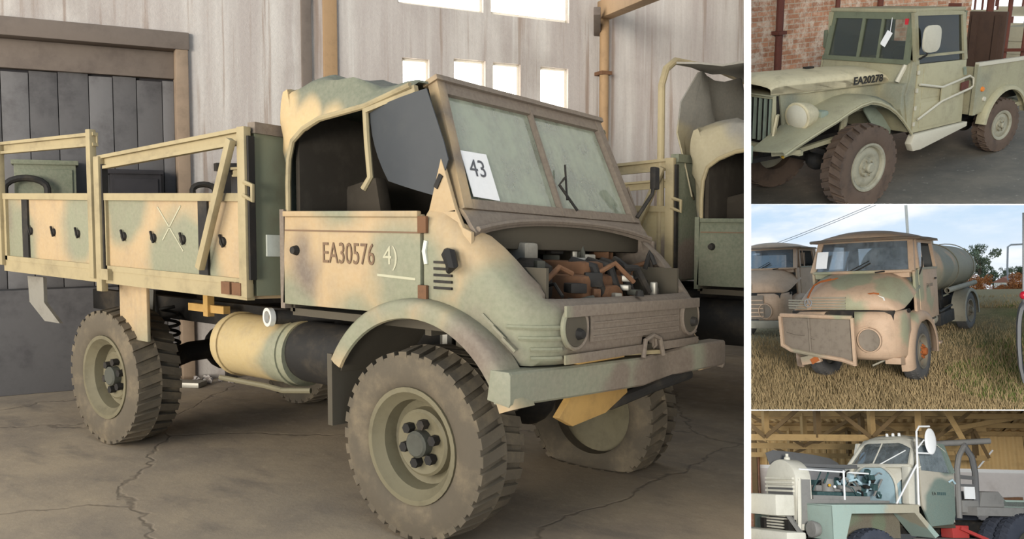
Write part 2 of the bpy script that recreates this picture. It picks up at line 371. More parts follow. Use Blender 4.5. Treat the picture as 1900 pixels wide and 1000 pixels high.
def wl(u, v, off=0.0):
    p = V0.onp(u, v, W0+WN*off, WN); return float((p-W0) @ WD), float(p[2])
def wp(s, z, o=0.0): p = W0+WD*s+WN*o; return (p[0], p[1], z)
def wbox(mb, s0, s1, z0, z1, o0, o1):
    return mb.hexa([wp(s0, z0, o0), wp(s1, z0, o0), wp(s1, z0, o1), wp(s0, z0, o1), wp(s0, z1, o0), wp(s1, z1, o0), wp(s1, z1, o1), wp(s0, z1, o1)])
rects = []
for (u0, v0, u1, v1) in ((746, 106, 797, 196), (842, 108, 901, 180), (915, 115, 966, 196), (1003, 123, 1054, 205)):
    a, b = wl(u0, v0), wl(u1, v1); rects.append((a[0], b[0], b[1], a[1]))
for (u0, u1, v0, v1) in ((738, 897, -60, 24), (911, 1056, -60, 41)):
    a, b = wl(u0, v0), wl(u1, v1); rects.append((a[0], b[0], b[1], a[1]))
dr = (wl(-170, 60)[0], wl(327, 100)[0], 0.0, wl(200, 78)[1]); allr = rects+[dr]
S0, S1, ZT = -4.0, 13.0, 6.0
ss = sorted({S0, S1}|{r[0] for r in allr}|{r[1] for r in allr}); zs = sorted({-.05, ZT}|{r[2] for r in allr if r[2] > 0}|{r[3] for r in allr})
mb = MB()
for i in range(len(ss)-1):
    k0 = None
    for j in range(len(zs)-1):
        cs, cz = (ss[i]+ss[i+1])/2, (zs[j]+zs[j+1])/2; hole = any(r[0] < cs < r[1] and r[2]-.06 < cz < r[3] for r in allr)
        if not hole and k0 is None: k0 = zs[j]
        if k0 is not None and (hole or j == len(zs)-2): wbox(mb, ss[i], ss[i+1], k0, zs[j] if hole else zs[j+1], -.3, 0); k0 = None
struct(mb.build('wall_back', 'hall_concrete', smooth=0))
for i, r in enumerate(rects):
    o = struct(wbox(MB(), r[0]-.02, r[1]+.02, r[2]-.02, r[3]+.02, -.10, -.08).build('window_%d' % (i+1), 'daylight_pane', smooth=0))
    fr = MB(); w = .025
    for (a, b, c_, d) in ((r[0], r[0]+w, r[2], r[3]), (r[1]-w, r[1], r[2], r[3]), (r[0], r[1], r[2], r[2]+w), (r[0], r[1], r[3]-w, r[3])): wbox(fr, a, b, c_, d, -.08, -.05)
    fr.build('window_frame', 'sash_white', o, smooth=0)
# the big sliding door: frame, lintel and upright boards
d = struct(wbox(MB(), dr[0]-.3, dr[1], 0, dr[3], -.22, -.20).build('door_1', 'dark_plinth', smooth=0))
wbox(MB(), dr[0]-.3, dr[1]+.11, dr[3]-.02, dr[3]+.14, -.15, .05).build('lintel', 'lintel', d, bevel=.01)
wbox(MB(), dr[1]-.01, dr[1]+.10, 0, dr[3], -.2, .04).build('door_frame', 'door_frame', d, bevel=.01)
s = dr[0]; k = 0
while s < dr[1]-.02:
    w = random.uniform(.19, .25); e = min(s+w, dr[1]-.012)
    wbox(MB(), s+.006, e, random.uniform(.02, .1), dr[3]-.28+random.uniform(-.02, .02), -.2, -.165+random.uniform(-.006, .006)).build('plank', 'door_wood' if k % 3 else 'door_wood_light', d, bevel=.004); s += w; k += 1
wbox(MB(), dr[0], dr[1]-.01, dr[3]-.27, dr[3]-.02, -.2, -.12).build('head_board', 'lintel', d, bevel=.008)
# pilaster strips and pipe on the wall
for i, (u, w, m) in enumerate(((612, .14, 'pipe_brown'), (568, .10, 'lintel'))):
    q = wl(u, 100)[0]; o = wbox(MB(), q-w/2, q+w/2, 0, ZT, -.01, .035).build('trim_%d' % (i+1), m, bevel=.01); struct(o)
q = wl(1112, 150)[0]; zz = wl(1112, 28)[1]
o = root('wall_pipe', 'brown vertical downpipe with clamps on the concrete wall beside the small windows', 'pipe', wp(q, 0, .1))
MB().tube([wp(q, .0, .10), wp(q, zz, .10)], .055, 12).build('pipe', 'pipe_brown', o)
for z in (1.2, 2.2, 3.2): wbox(MB(), q-.07, q+.07, z, z+.04, -.01, .165).build('clamp', 'rust', o)
# roof beam that reaches into the top right of the hall
b0, b1 = V0.onp(1120, 20, W0+WN*.0, WN), V0.at(1230, -30, 7.5)
o = root('roof_beam', 'brown timber roof beam on a bracket above the downpipe', 'beam', tuple(b0))
MB().bar(b0, tuple(np.array(b0)+(b1-b0)*1.6), .16, .2).build('timber', 'pipe_brown', o, bevel=.01)
MB().bar(V0.onp(1108, 60, W0, WN), V0.onp(1108, 20, W0+WN*.4, WN), .08, .1).build('bracket', 'lintel', o, bevel=.01)
MB().bb(-9, 6.5, -9, 16, -.12, 0).build('floor', 'hall_floor', smooth=0); struct(bpy.data.objects['floor'])
# roof over the back bays and the wall beyond the frame on the left
cm = MB()
for o0 in (-.4-.8, 2.4, 4.8, 7.2): wbox(cm, S0, S1, 6.0, 6.15, o0, o0+1.1)
struct(cm.build('ceiling', 'hall_concrete', smooth=0))
# dark stuff between bed and door: a plate added for the shade at the door foot, a crate and hoops seen over the side boards
mb = MB(); wbox(mb, -1.2, .95, 0, .92, -.16, .03); o = mb.build('door_shade_plate', 'door_wood', bevel=.01); tag(o, 'low grey plate added for the shade along the foot of the big wooden door', 'apron')
def crate(u0, v0, u1, v1, off, name, label, mat):
    a, b = wl(u0, v0, off), wl(u1, v1, off); o = root(name, label, 'locker', wp((a[0]+b[0])/2, 1.15, off))
    wbox(MB(), a[0], b[0], 1.15, a[1], -.17, off).build('box', mat, o, bevel=.01)
    wbox(MB(), a[0]-.02, b[0]+.02, a[1]-.01, a[1]+.03, -.17, off+.02).build('lid', mat, o, bevel=.006)
    wbox(MB(), a[0]+.03, b[0]-.03, 1.18, a[1]-.05, off, off+.015).build('locker_door', mat, o, bevel=.004)
    return o
crate(25, 302, 142, 345, .12, 'green_locker', 'dull green steel locker fixed to the wooden door', 'camo_old')
crate(205, 320, 300, 356, .10, 'dark_locker', 'dark grey locker beside the green locker', 'dark_plinth')
def hoop(u, v, w, off, label):
    s_, z_ = wl(u, v, off); pts = [wp(s_-w, z_-.4, -.02), wp(s_-w, z_-.38, off)]+[wp(s_-w*math.cos(a), z_-w*.55+w*.55*math.sin(a), off) for a in np.linspace(0, math.pi, 9)]+[wp(s_+w, z_-.38, off), wp(s_+w, z_-.4, -.02)]
    tag(MB().tube(pts, .028, 8).build('steel_hoop', 'black_steel'), label, 'hoop')
hoop(48, 330, .16, .2, 'black steel hoop handle in front of the green locker')
hoop(378, 342, .1, .12, 'small black steel hoop handle beside the door frame')
a = wl(420, 305, .1); o = root('post_bracket', 'dark steel post with a flat head plate by the concrete wall', 'post', wp(a[0], 0, .1))
wbox(MB(), a[0]-.04, a[0]+.04, 0, a[1], .02, .10).build('post', 'black_steel', o); wbox(MB(), a[0]-.1, a[0]+.14, a[1]-.06, a[1]+.01, .0, .16).build('head_plate', 'black_steel', o)
# rubble under the truck
spots = []
while len(spots) < 26:
    u = random.uniform(355, 440); v = random.uniform(668, 712); p = V0.on(u, v, 2, 0.0); r = random.uniform(.02, .05)
    if any(math.hypot(p[0]-a, p[1]-b) < (r+c_)*1.35 for a, b, c_ in spots): continue
    spots.append((p[0], p[1], r))
    mb = MB().ball((p[0], p[1], r*.5), (r, r*random.uniform(.6, 1.0), r*.7), 7, 5)
    mb.xf(lambda q: (q[0]+random.uniform(-.012, .012), q[1]+random.uniform(-.012, .012), max(0, q[2]+random.uniform(-.01, .01))))
    tag(mb.build('rubble_stone', 'hall_concrete', smooth=0), 'small grey lump of broken concrete on the floor under the truck', 'stone', 'rubble under the truck')
p = V0.on(325, 716, 2, 0.0); tag(MB().box((p[0], p[1], .025), (.55, .16, .05), Matrix.Rotation(.5, 3, 'Z')).build('light_plank', 'bare_steel', bevel=.01), 'pale flat board lying on the floor behind the rear wheel', 'board')

# ------------------------------------------------------------------ wheels (shared by all vehicles)
def wheel(parent, c, side, R, width, rr, tmat, rmat, style='dish', lugs=34, flat=0.0, hubmat=None, dual=False, warp=None, lugh=.028):
    """c = centre of the outer face; side = +1/-1 outward along y"""
    A = (0, side, 0); w = width
    def fl(p):
        p = Vector(p)
        if flat:
            zb = flat
            if p.z < zb: k = (zb-p.z); p.z = zb-k*.05; p.y += (.5*k if (p.y-c[1])*side > -w/2 else -.5*k)*side; p.x += (p.x-c[0])*k*.9
            p.z -= flat*.95
        return p
    def wf(p):
        p = fl(p); return warp(p) if warp else p
    cc = Vector(c)
    prof = [(rr, -w*.86), (rr+.02, -w*.92), (rr+(R-rr)*.5, -w*1.0), (R*.93, -w*.95), (R-lugh, -w*.86), (R-lugh, -w*.14), (R*.93, -w*.04), (rr+(R-rr)*.55, 0), (rr+(R-rr)*.25, -.004), (rr+.02, -w*.05), (rr, -w*.12)]
    o = MB().lathe(prof, cc, A, 48, closed=True).build('wheel', tmat, parent, smooth=40, warp=wf)
    mb = MB()
    for k in range(lugs):
        for s_ in (0, 1):
            a = 2*math.pi*(k+.5*s_)/lugs; da = math.pi/lugs*.62; sk = .9*math.pi/lugs*(1 if s_ else 1)
            h0, h1 = (-.03*w, -.50*w) if s_ == 0 else (-.97*w, -.50*w); hm = (h0*.75+h1*.25)
            def P(r, h, an): return (cc.x+r*math.cos(an), cc.y+side*h, cc.z+r*math.sin(an))
            p = []
            for r in (R-lugh*1.3, R):
                ex = 0 if r < R else .0
                for (h, an) in ((h0, a-da), (h0, a+da), (h1, a+da+sk), (h1, a-da+sk)): p.append(P(r*(.965 if h == h0 else 1), h, an))
            mb.hexa(p)
    mb.build('tread', tmat, o, smooth=0, warp=wf)['kind'] = 'stuff'
    r = MB()
    if style == 'dish':
        r.lathe([(rr+.012, -.03), (rr+.012, -.012), (rr-.012, -.012), (rr-.03, -.035), (rr*.80, -.06), (rr*.76, -.13), (rr*.62, -.15), (rr*.60, -.10), (rr*.55, -.09), (rr*.40, -.105), (0.012, -.105), (.012, -.13), (rr*.62, -.19), (rr*.8, -.2), (rr, -.2)], cc, A, 40, caps=False)
        rb = r.build('rim', rmat, o, warp=wf)
        MB().lathe([(0.01, -.12), (rr*.24, -.12), (rr*.24, -.055), (rr*.20, -.045), (.01, -.045)], cc, A, 20).build('hub', hubmat or rmat, o, warp=wf)
        mb = MB()
        for k in range(6):
            a = 2*math.pi*k/6+.3; q = cc+Vector((math.cos(a)*rr*.36, side*-.10, math.sin(a)*rr*.36)); mb = MB().lathe([(.001, 0), (.026, 0), (.026, .04), (.001, .04)], q, A, 6); mb.build('lug_nut', 'black_steel', o, smooth=0, warp=wf)
    elif style == 'disc':
        r.lathe([(rr+.012, -.02), (rr+.012, -.005), (rr-.01, -.004), (rr-.03, -.02), (rr*.86, -.05), (rr*.75, -.035), (rr*.55, -.03), (rr*.45, -.045), (rr*.42, -.045), (rr*.40, -.02), (.01, -.02), (.01, -.1), (rr, -.12)], cc, A, 40, caps=False)
        r.build('rim', rmat, o, warp=wf)
        MB().lathe([(.01, -.03), (rr*.22, -.03), (rr*.22, .02), (rr*.16, .035), (.01, .035)], cc, A, 18).build('hub', hubmat or rmat, o, warp=wf)
        for k in range(6):
            a = 2*math.pi*k/6+.2; q = cc+Vector((math.cos(a)*rr*.33, side*-.025, math.sin(a)*rr*.33)); MB().lathe([(.001, 0), (.02, 0), (.02, .028), (.001, .028)], q, A, 6).build('lug_nut', hubmat or rmat, o, smooth=0, warp=wf)
    else:
        r.lathe([(rr+.012, -.02), (rr+.012, -.004), (rr-.02, -.004), (rr-.03, -.03), (rr*.84, -.10), (rr*.62, -.085), (rr*.50, -.03), (rr*.46, -.02), (.01, -.02), (.01, -.14), (rr, -.16)], cc, A, 40, caps=False)
        r.build('rim', rmat, o, warp=wf)
        MB().lathe([(.01, -.03), (rr*.24, -.03), (rr*.24, .05), (rr*.18, .065), (.01, .065)], cc, A, 18).build('hub', hubmat or rmat, o, warp=wf)
        for k in range(8):
            a = 2*math.pi*k/8; q = cc+Vector((math.cos(a)*rr*.36, side*-.025, math.sin(a)*rr*.36)); MB().lathe([(.001, 0), (.022, 0), (.022, .035), (.001, .035)], q, A, 6).build('lug_nut', hubmat or rmat, o, smooth=0, warp=wf)
    return o

# ------------------------------------------------------------------ the small forward-control truck
def roll(k): return lambda p: Vector((p[0], p[1], p[2]-k*p[1]))
def lerp(a, b, t): return a+(b-a)*t
def interp(x, T):
    if x <= T[0][0]: return T[0][1]
    for (a, b), (c, d) in zip(T, T[1:]):
        if x <= c: return b+(d-b)*(x-a)/(c-a)
    return T[-1][1]
def canvas_truck(T, label, near=True, k=.05):
    """truck with x forward, y to its left; near = the fully detailed one"""
    dx, dy = T
    if near: CB, CC, CF, CU, CT, CV = 'camo_bed', 'camo_cab', 'camo_frame', 'camo_bumper', 'camo_tank', 'canvas_lit_tan'
    else: CB = CC = CF = CU = CT = 'camo_old'; CV = 'canvas_old'
    R0 = root('canvas_topped_truck', label, 'truck', (dx-1.5, dy, 0))
    rl = roll(k)
    def wb(p): q = rl(p); return Vector((q.x+dx, q.y+dy, q.z))                     # body leans to the flat tyre
    def wbed(p): p = Vector(p); p.z += .014*max(0, -1.157-p.x); return wb(p)
    def wg(p): return Vector((p[0]+dx, p[1]+dy, p[2]))
    B = lambda mb, n, m, par=R0, bv=0, sm=35, w=wb: mb.build(n, m, par, bevel=bv, smooth=sm, warp=w)
    # wheels
    for (x, s_, fl) in ((0.0, -1, 0), (0.0, 1, .13 if near else 0), (-2.9, -1, 0), (-2.9, 1, 0)):
        wheel(R0, (x, .965*s_, .465), s_, .475, .33, .275, 'rubber', 'rim_paint', flat=fl, warp=wg, hubmat='rim_dark')
    # chassis
    for s_ in (-1, 1): B(MB().bb(-4.0, .62, s_*.42-.04, s_*.42+.04, .80, .96), 'frame_rail', 'black_steel', bv=.01)
    for x in (-3.9, -2.2, -1.2, .45): B(MB().bb(x-.04, x+.04, -.42, .42, .82, .94), 'cross_member', 'black_steel')
    for x in (0, -2.9):
        a = B(MB().tube([(x, -.72, .46), (x, -.3, .56), (x, .3, .56), (x, .72, .46)], .075, 12), 'axle', 'black_steel', w=wg)
        B(MB().ball((x, 0, .56), (.17, .15, .17), 14, 9), 'differential', 'black_steel', a, w=wg)
        for s_ in (-1, 1):
            B(MB().lathe([(.01, 0), (.15, 0), (.15, .16), (.01, .16)], (x, s_*.66, .47), (0, s_, 0), 16), 'portal_box', 'black_steel', a, w=wg)
            q = MB().tube([(x+.1, s_*.5+.07*math.cos(t), .56+.42*t/(12*math.pi)) if 0 else (x+.12+.06*math.cos(t), s_*.52+.06*math.sin(t), .56+.34*t/(10*math.pi)) for t in np.linspace(0, 10*math.pi, 60)], .012, 6); B(q, 'coil_spring', 'black_steel', a)
            B(MB().tube([(x-.12, s_*.56, .5), (x-.16, s_*.5, 1.0)], .035, 8), 'damper', 'bare_steel', a)
    B(MB().tube([(-2.6, 0, .6), (-.3, 0, .62)], .09, 12), 'torque_tube', 'black_steel')
    B(MB().bb(-1.7, -.5, -.28, .28, .62, .98), 'gearbox', 'black_steel', bv=.05)
    # fuel tank: tan barrel and black barrel, pipe with bright rim
    ta = B(MB().lathe([(.02, -1.80), (.12, -1.79), (.175, -1.76), (.19, -1.72), (.19, -1.05), (.16, -1.05), (.02, -1.05)], (0, -.70, .745), (1, 0, 0), 36), 'fuel_tank', CT)
    for x in (-1.68, -1.12): B(MB().lathe([(.191, x-.018), (.199, x-.018), (.199, x+.018), (.191, x+.018)], (0, -.70, .745), (1, 0, 0), 36, closed=True), 'tank_strap', CT, ta)
    B(MB().lathe([(.02, -1.06), (.165, -1.06), (.175, -1.02), (.175, -.62), (.14, -.6), (.02, -.6)], (0, -.70, .76), (1, 0, 0), 28), 'air_cylinder', 'black_steel')
    ex = B(MB().tube([(-1.0, -.55, .95), (-1.12, -.75, .955), (-1.16, -.86, .955)], .042, 14), 'exhaust_pipe', 'black_steel')
    B(MB().lathe([(.036, 0), (.054, 0), (.054, .03), (.036, .03)], (-1.162, -.865, .955), (-.2, -1, 0), 20, closed=True), 'pipe_rim', 'chrome_ring', ex)
    B(MB().tube([(-1.62, -.9, .56), (-1.3, -.82, .54), (-1.0, -.92, .56), (-.85, -.85, .57)], .016, 8), 'tank_bracket', 'rim_paint')
    B(MB().bar((-2.35, -.62, .93), (-1.95, -.62, .93), .05, .05).bar((-2.12, -.64, .88), (-2.12, -.64, 1.04), .05, .05), 'brake_lever_bracket', 'yellow_tan')
    # mud flaps
    f1 = B(MB().bb(-2.76, -2.42, -.90, -.875, .70, 1.075), 'mud_flap', CB, bv=.006); f1['label'] = 'tan mud flap in front of the rear wheel'
    f2 = B(MB().prism([(-4.12, 1.06), (-3.86, 1.06), (-3.86, .87), (-3.62, .73), (-3.86, .73), (-4.10, .86)], 1, -.9, -.875), 'mud_flap', 'bare_steel'); f2['label'] = 'bent grey mud flap behind the rear wheel'
    # ---- cargo bed
    B(MB().bb(-4.18, -1.16, -1.0, 1.0, 1.06, 1.12), 'bed_floor', CB, bv=.005, w=wbed)
    B(MB().bar((-4.19, -1.01, 1.10), (-1.15, -1.01, 1.10), .05, .09), 'bed_sill', 'rail_paint', w=wbed)
    for y0 in (-1, 1):
        for (x0, x1) in ((-4.16, -2.80), (-2.68, -1.18)):
            sb = B(MB().bb(x0, x1, y0*1.0-.02, y0*1.0+.02, 1.13, 1.635), 'side_board', CB, bv=.004, w=wbed)
            if y0 > 0: continue
            B(MB().bar((x0, -1.02, 1.62), (x1, -1.02, 1.62), .05, .045), 'top_rail', 'rail_paint', sb, w=wbed)
            B(MB().bar((x0, -1.02, 1.155), (x1, -1.02, 1.155), .04, .035), 'bottom_rail', 'rail_paint', sb, w=wbed)
            for xe in ((x0+.02, x1-.02) if x0 < -3 else (x0+.02,)): B(MB().bb(xe-.02, xe+.02, -1.04, -1.02, 1.14, 1.62), 'edge_strip', 'rail_paint', sb, w=wbed)
            for xs in ((-3.82,) if x0 < -3 else (-1.56,)): B(MB().bb(xs-.045, xs+.045, -1.035, -1.02, 1.15, 1.62), 'stake_pocket', 'black_steel', sb, w=wbed)
            if x0 > -3 and near: B(MB().bar((-2.05, -1.022, 1.56), (-1.78, -1.022, 1.30), .004, .008).bar((-1.80, -1.022, 1.57), (-2.0, -1.022, 1.36), .004, .008), 'chalk_cross', 'chalk', sb, w=wbed)
            for xr in ((-3.75, -3.4, -3.05) if x0 < -3 else (-2.45, -2.1, -1.78, -1.38)):
                B(MB().lathe([(.001, 0), (.028, 0), (.024, .014), (.001, .016)], (xr, -1.02, 1.37), (0, -1, 0), 12).bar((xr+.015, -1.036, 1.34), (xr-.015, -1.036, 1.41), .012, .012), 'rope_cleat', 'black_steel', sb, w=wbed)
    B(MB().bb(-4.2, -4.16, -1.0, 1.0, 1.1, 1.62), 'tail_board', CB, bv=.004, w=wbed)
    hb = B(MB().bb(-1.16, -1.12, -.99, .99, 1.08, 2.0), 'head_board', 'head_paint' if near else CB, bv=.004, w=wb)
    B(MB().bb(-1.165, -1.10, -1.0, 1.0, 1.97, 2.03), 'head_rail', CF, hb, w=wb)
    if near: B(MB().bb(-1.117, -1.105, -.93, -.78, 1.30, 1.42), 'number_plate', 'white_mark', hb, w=wb)
    # posts, upper rails and the slanted brace
    for (x, z0, z1, r) in ((-4.185, 1.1, 2.02, .03), (-2.80, 1.08, 2.06, .028), (-2.705, 1.00, 1.88, .034), (-1.145, 1.07, 2.0, .034)):
        B(MB().bb(x-r, x+r, -1.065, -1.02, z0, z1), 'bed_post', 'rail_paint', bv=.006, w=wbed)
        if x > -2.8: B(MB().bb(x+.036, x+.052, -1.05, -1.01, z0+.1, z1-.05), 'post_flange', 'black_steel', w=wbed)
    for y0 in (-1.03, 1.0):
        for a, b in (((-4.20, 2.015), (-2.76, 2.03)), ((-2.72, 1.875), (-1.12, 1.99))):
            B(MB().bar((a[0], y0, a[1]), (b[0], y0, b[1]), .035, .022).bar((a[0]+.02, y0, a[1]-.068), (b[0], y0, b[1]-.068), .035, .02).bar((a[0], y0+.012, a[1]-.035), (b[0], y0+.012, b[1]-.035), .008, .06), 'upper_rail', 'rail_paint', w=wbed)
    B(MB().bar((-1.19, -1.09, 1.93), (-1.52, -1.085, 1.21), .045, .04, (0, 1, 0)), 'slanted_brace', 'rail_paint', bv=.006, w=wbed)
    B(MB().tube([(-1.13, -1.06, 1.63), (-1.05, -1.06, 1.60), (-1.05, -1.06, 1.68), (-1.12, -1.06, 1.70)], .014, 6), 'latch', 'rail_paint', w=wbed)
    for x in (-2.62, -1.3, -1.2): B(MB().bb(x-.04, x+.04, -1.07, -1.03, 1.08, 1.15), 'hinge', 'rust' if x > -2 else 'rail_paint', w=wbed)
    # ---- cab sides: door, cowl panel, nose
    CX, CZ, AR = .054, .473, .64
    arc = lambda x, r=AR: CZ+math.sqrt(max(0, r*r-(x-CX)**2))
    for s_ in (-1, 1):
        xs = np.linspace(-.235, .05, 8)
        poly = [(-.985, 1.045), (-.235, 1.05)]+[(x, arc(x)) for x in xs[1:]]+[(.05, 1.535), (-.955, 1.535)]
        dr_ = B(MB().prism(poly, 1, s_*.905-.02, s_*.905+.02), 'door', CC, bv=.006)
        if s_ < 0:
            B(MB().bar((-.95, -.93, 1.535), (.05, -.93, 1.535), .03, .03), 'door_sill', CC, dr_, bv=.006)
            B(MB().bar((-.95, -.927, 1.447), (.06, -.927, 1.447), .006, .008), 'crease', 'stencil', dr_)
            B(MB().lathe([(.001, 0), (.028, 0), (.02, .03), (.001, .03)], (-.86, -.925, 1.34), (0, -1, 0), 12), 'door_handle', 'black_steel', dr_)
            if not near: text_mesh('EA', lambda a, b, d: (-.62+a, -.926-d, 1.27+b), .13, 'stencil_number', 'stencil_dark', dr_, .002, warp=wb)
            if near:
                p0 = V0.on(597, 487, 1, -.93); p1 = V0.on(712, 487, 1, -.93); s0 = (p1[0]-p0[0])
                text_mesh('EA30576', lambda a, b, d: (p0[0]+a*s0/1.0, -.926-d, p0[2]-.046+b*1.0), .155, 'stencil_number', 'stencil', dr_, warp=wb, spacing=1.0, sx=.98/.62 if 0 else 1.0/.66)
                text_mesh('4)', lambda a, b, d: (-.20+a, -.926-d, 1.29+b), .13, 'chalk_mark', 'chalk', dr_, .002, warp=wb)
                B(MB().bar((-.24, -.9265, 1.235), (.02, -.9265, 1.225), .002, .012), 'scuff', 'chalk', dr_)
        # cowl panel ahead of the door, up to the windscreen foot
        B(MB().prism([(.065, arc(.065)), (.2, arc(.2)), (.33, arc(.33)), (.33, 1.455), (.28, 1.475), (.235, 1.56), (.065, 1.535)], 1, s_*.87-.012, s_*.87+.012), 'cowl_side', CC, bv=.004)
        B(MB().prism([(.065, 1.545), (.24, 1.545), (.145, 1.80)], 1, s_*.87-.012, s_*.87+.012), 'quarter_panel', CC, bv=.004)
        B(MB().bb(-1.0, -.965, s_*.905-.02, s_*.905+.02, 1.02, 1.56), 'rear_pillar', 'camo_frame' if near else CC)
        if s_ < 0:
            B(MB().bar((.115, -.885, 1.66), (.15, -.885, 1.72), .01, .025), 'panel_slot', 'black_steel')
            for z in (1.485, 1.16): B(MB().bb(.045, .10, -.94, -.92, z-.04, z+.04), 'door_hinge', 'rust', bv=.004)
            if near:
                B(MB().tube([(.085, -.92, 1.41), (.075, -.923, 1.36), (.085, -.92, 1.30)], .012, 6), 'scratch', 'white_mark')
                for i in range(5): B(MB().bb(.135, .245, -.926, -.914, 1.185+i*.03, 1.197+i*.03), 'louvre', 'black_steel')
                B(MB().tube([(.225, -.93, 1.36), (.27, -.97, 1.35), (.29, -.97, 1.30), (.25, -.95, 1.27)], [.02, .035, .03, .012], 8), 'side_lamp', 'black_steel')
    # nose: side, rounded corner, front, other side, with rolled edge of the open engine bay
    half = [(.068, -.918), (.16, -.918), (.25, -.914), (.33, -.906), (.40, -.897), (.46, -.885), (.52, -.868), (.57, -.845), (.615, -.815), (.65, -.775), (.675, -.73), (.69, -.68), (.70, -.55), (.705, -.3), (.705, -.1)]
    cut = {.04: .86, .05: .915, .09: .938, .17: .938, .21: .915, .22: .86}
    path = half+[(.705, y) for y in cut]+[(x, -y) for x, y in half[::-1] if y < -.25]
    ztop = [(.068, 1.545), (.16, 1.535), (.25, 1.495), (.33, 1.435), (.40, 1.385), (.46, 1.33), (.52, 1.265), (.57, 1.215), (.615, 1.175), (.65, 1.155), (.705, 1.145)]
    rows = []
    for (x, y) in path:
        zt = interp(x, ztop); zb = max(arc(x), .86) if x < .64 else cut.get(y, .86)
        sg = 1 if y > 0 else -1; fr = min(1, max(0, (x-.60)/.10)); inn = Vector((-.10*fr, -sg*(.16 if x > .3 else .05)*(1-fr)*(1 if abs(y) > .2 else 0), 0))
        zz = [zb, zb+.02]
        col_ = [Vector((x-.03*(1 if fr > .5 else 0), y*(.985 if fr < .5 else 1), zb)), Vector((x, y, zb+.03)), Vector((x, y, lerp(zb, zt, .5))), Vector((x, y, zt-.07)), Vector((x, y, zt-.04))+inn*.12, Vector((x, y, zt-.01))+inn*.4, Vector((x, y, zt+.01))+inn*.75, Vector((x, y, zt+.005))+inn, Vector((x, y, zt-.035))+inn]
        if zb > zt-.09: col_ = [Vector((q.x, q.y, max(q.z, zb))) for q in col_]
        rows.append(col_)
    no = B(MB().sheet(rows, lambda p: (-.012 if p.x > .6 else 0, -.012*(1 if p.y > 0 else -1), 0)), 'nose', CC, sm=50)
    for (z, n0, n1) in ((1.035, 6, 11), (.985, 7, 11), (.935, 8, 11), (.895, 8, 11)):
        for sg in (1, -1): B(MB().tube([(x+.004, sg*(y-.004), z) for x, y in half[n0:n1+1]], .011, 6), 'rib', CC, no)
    for sg in (-1, 1):
        for (x0, z0) in ((.41, 1.075), (.47, 1.025), (.525, .975)):
            if z0 > arc(x0)-.02: B(MB().bar((x0, sg*.90, z0+.01), (x0+.06, sg*.885, z0-.045), .012, .012), 'rib_end', CC, no)
    # recessed radiator panel, headlamp bezels, centre notch
    B(MB().bb(.712, .728, -.69, .69, 1.08, 1.135), 'panel_top_lip', CC, no, bv=.006)
    for y0, y1 in ((-.69, .03), (.23, .69)): B(MB().bb(.712, .722, y0, y1, .865, .91), 'panel_bottom_lip', CC, no, bv=.004)
    B(MB().bb(.707, .713, -.46, .46, .955, 1.08), 'radiator_panel', 'camo_frame' if near else CC, no)
    for z in (.98, 1.01, 1.045): B(MB().bar((.715, -.44, z), (.715, .44, z-.0), .008, .008), 'panel_rib', 'camo_frame' if near else CC, no)
    for s_ in (-1, 1):
        hl = B(MB().lathe([(.088, 0), (.108, -.004), (.108, .012), (.100, .018), (.09, .014), (.086, -.0)], (.705, s_*.595, 1.03), (1, 0, 0), 28, closed=True), 'headlamp_bezel', CC, no)
        B(MB().lathe([(.001, -.02), (.05, -.02), (.088, .008), (.088, .014), (.001, .012)], (.705, s_*.595, 1.03), (1, 0, 0), 24), 'lamp_bowl', 'dark_inside', no)
        B(MB().lathe([(.001, 0), (.03, 0), (.02, .03), (.001, .035)], (.715, s_*.595+.02, 1.0), (1, 0, 0), 10), 'lamp_socket', 'black_steel', no)
    B(MB().tube([(.73, .02, .84), (.725, .05, .93), (.725, .13, .952), (.725, .21, .93), (.73, .24, .84)], .013, 8), 'notch_rim', CC, no)
    B(MB().lathe([(.001, 0), (.025, 0), (.018, .03), (.001, .03)], (.66, .1, 1.155), (0, 0, 1), 10), 'bonnet_catch', 'black_steel', no)
    # ---- wheel-arch flares
    for s_ in (-1, 1):
        for (ccx, r0) in ((CX, .66),):
            rows = []
            for a in np.linspace(math.radians(150), math.radians(20), 27):
                e = 0.03 if a < .5 else 0
                P = lambda r, y: (ccx+r*math.cos(a), s_*y, CZ+r*math.sin(a))
                rows.append([P(r0, .86), P(r0+.004, .93), P(r0-.002, .985), P(r0-.02, 1.005), P(r0-.055, 1.01), P(r0-.09, 1.005), P(r0-.095, .99), P(r0-.05, .985), P(r0-.03, .93), P(r0-.03, .86)])
            B(MB().loft(rows), 'wheel_arch', CC, sm=50)
        B(MB().bb(-.535, -.50, s_*.93-.07 if s_ > 0 else -1.0, s_*.93+.07 if s_ > 0 else -.55, .45, .82), 'arch_flap', 'dark_inside')
        rows = [[(CX+.60*math.cos(a), s_*y, CZ+.60*math.sin(a)) for y in (.95, .45)] for a in np.linspace(math.radians(155), math.radians(25), 14)]
        B(MB().sheet(rows, (0, 0, .015)), 'inner_arch', 'dark_inside')
    # ---- bumper, a bent channel
    pr = [(-1.0, .78, .0), (-.6, .775, .01), (0.05, .765, .005), (.15, .772, .0), (.26, .768, -.03), (.42, .776, -.03), (.55, .795, .0), (1.0, .795, .0)]
    xb = lambda y: .655+.075*(y+1)/2+.06*(1-abs(y))*.4+(.02 if y > .5 else 0)
    rows = []
    for (y, z, d_) in pr:
        h = .075; x = xb(y)+d_
        rows.append([(x-.10, y, z+h), (x-.01, y, z+h), (x, y, z+h-.01), (x, y, z-h+.01), (x-.01, y, z-h), (x-.10, y, z-h), (x-.10, y, z-h+.012), (x-.014, y, z-h+.012), (x-.014, y, z+h-.012), (x-.10, y, z+h-.012)])
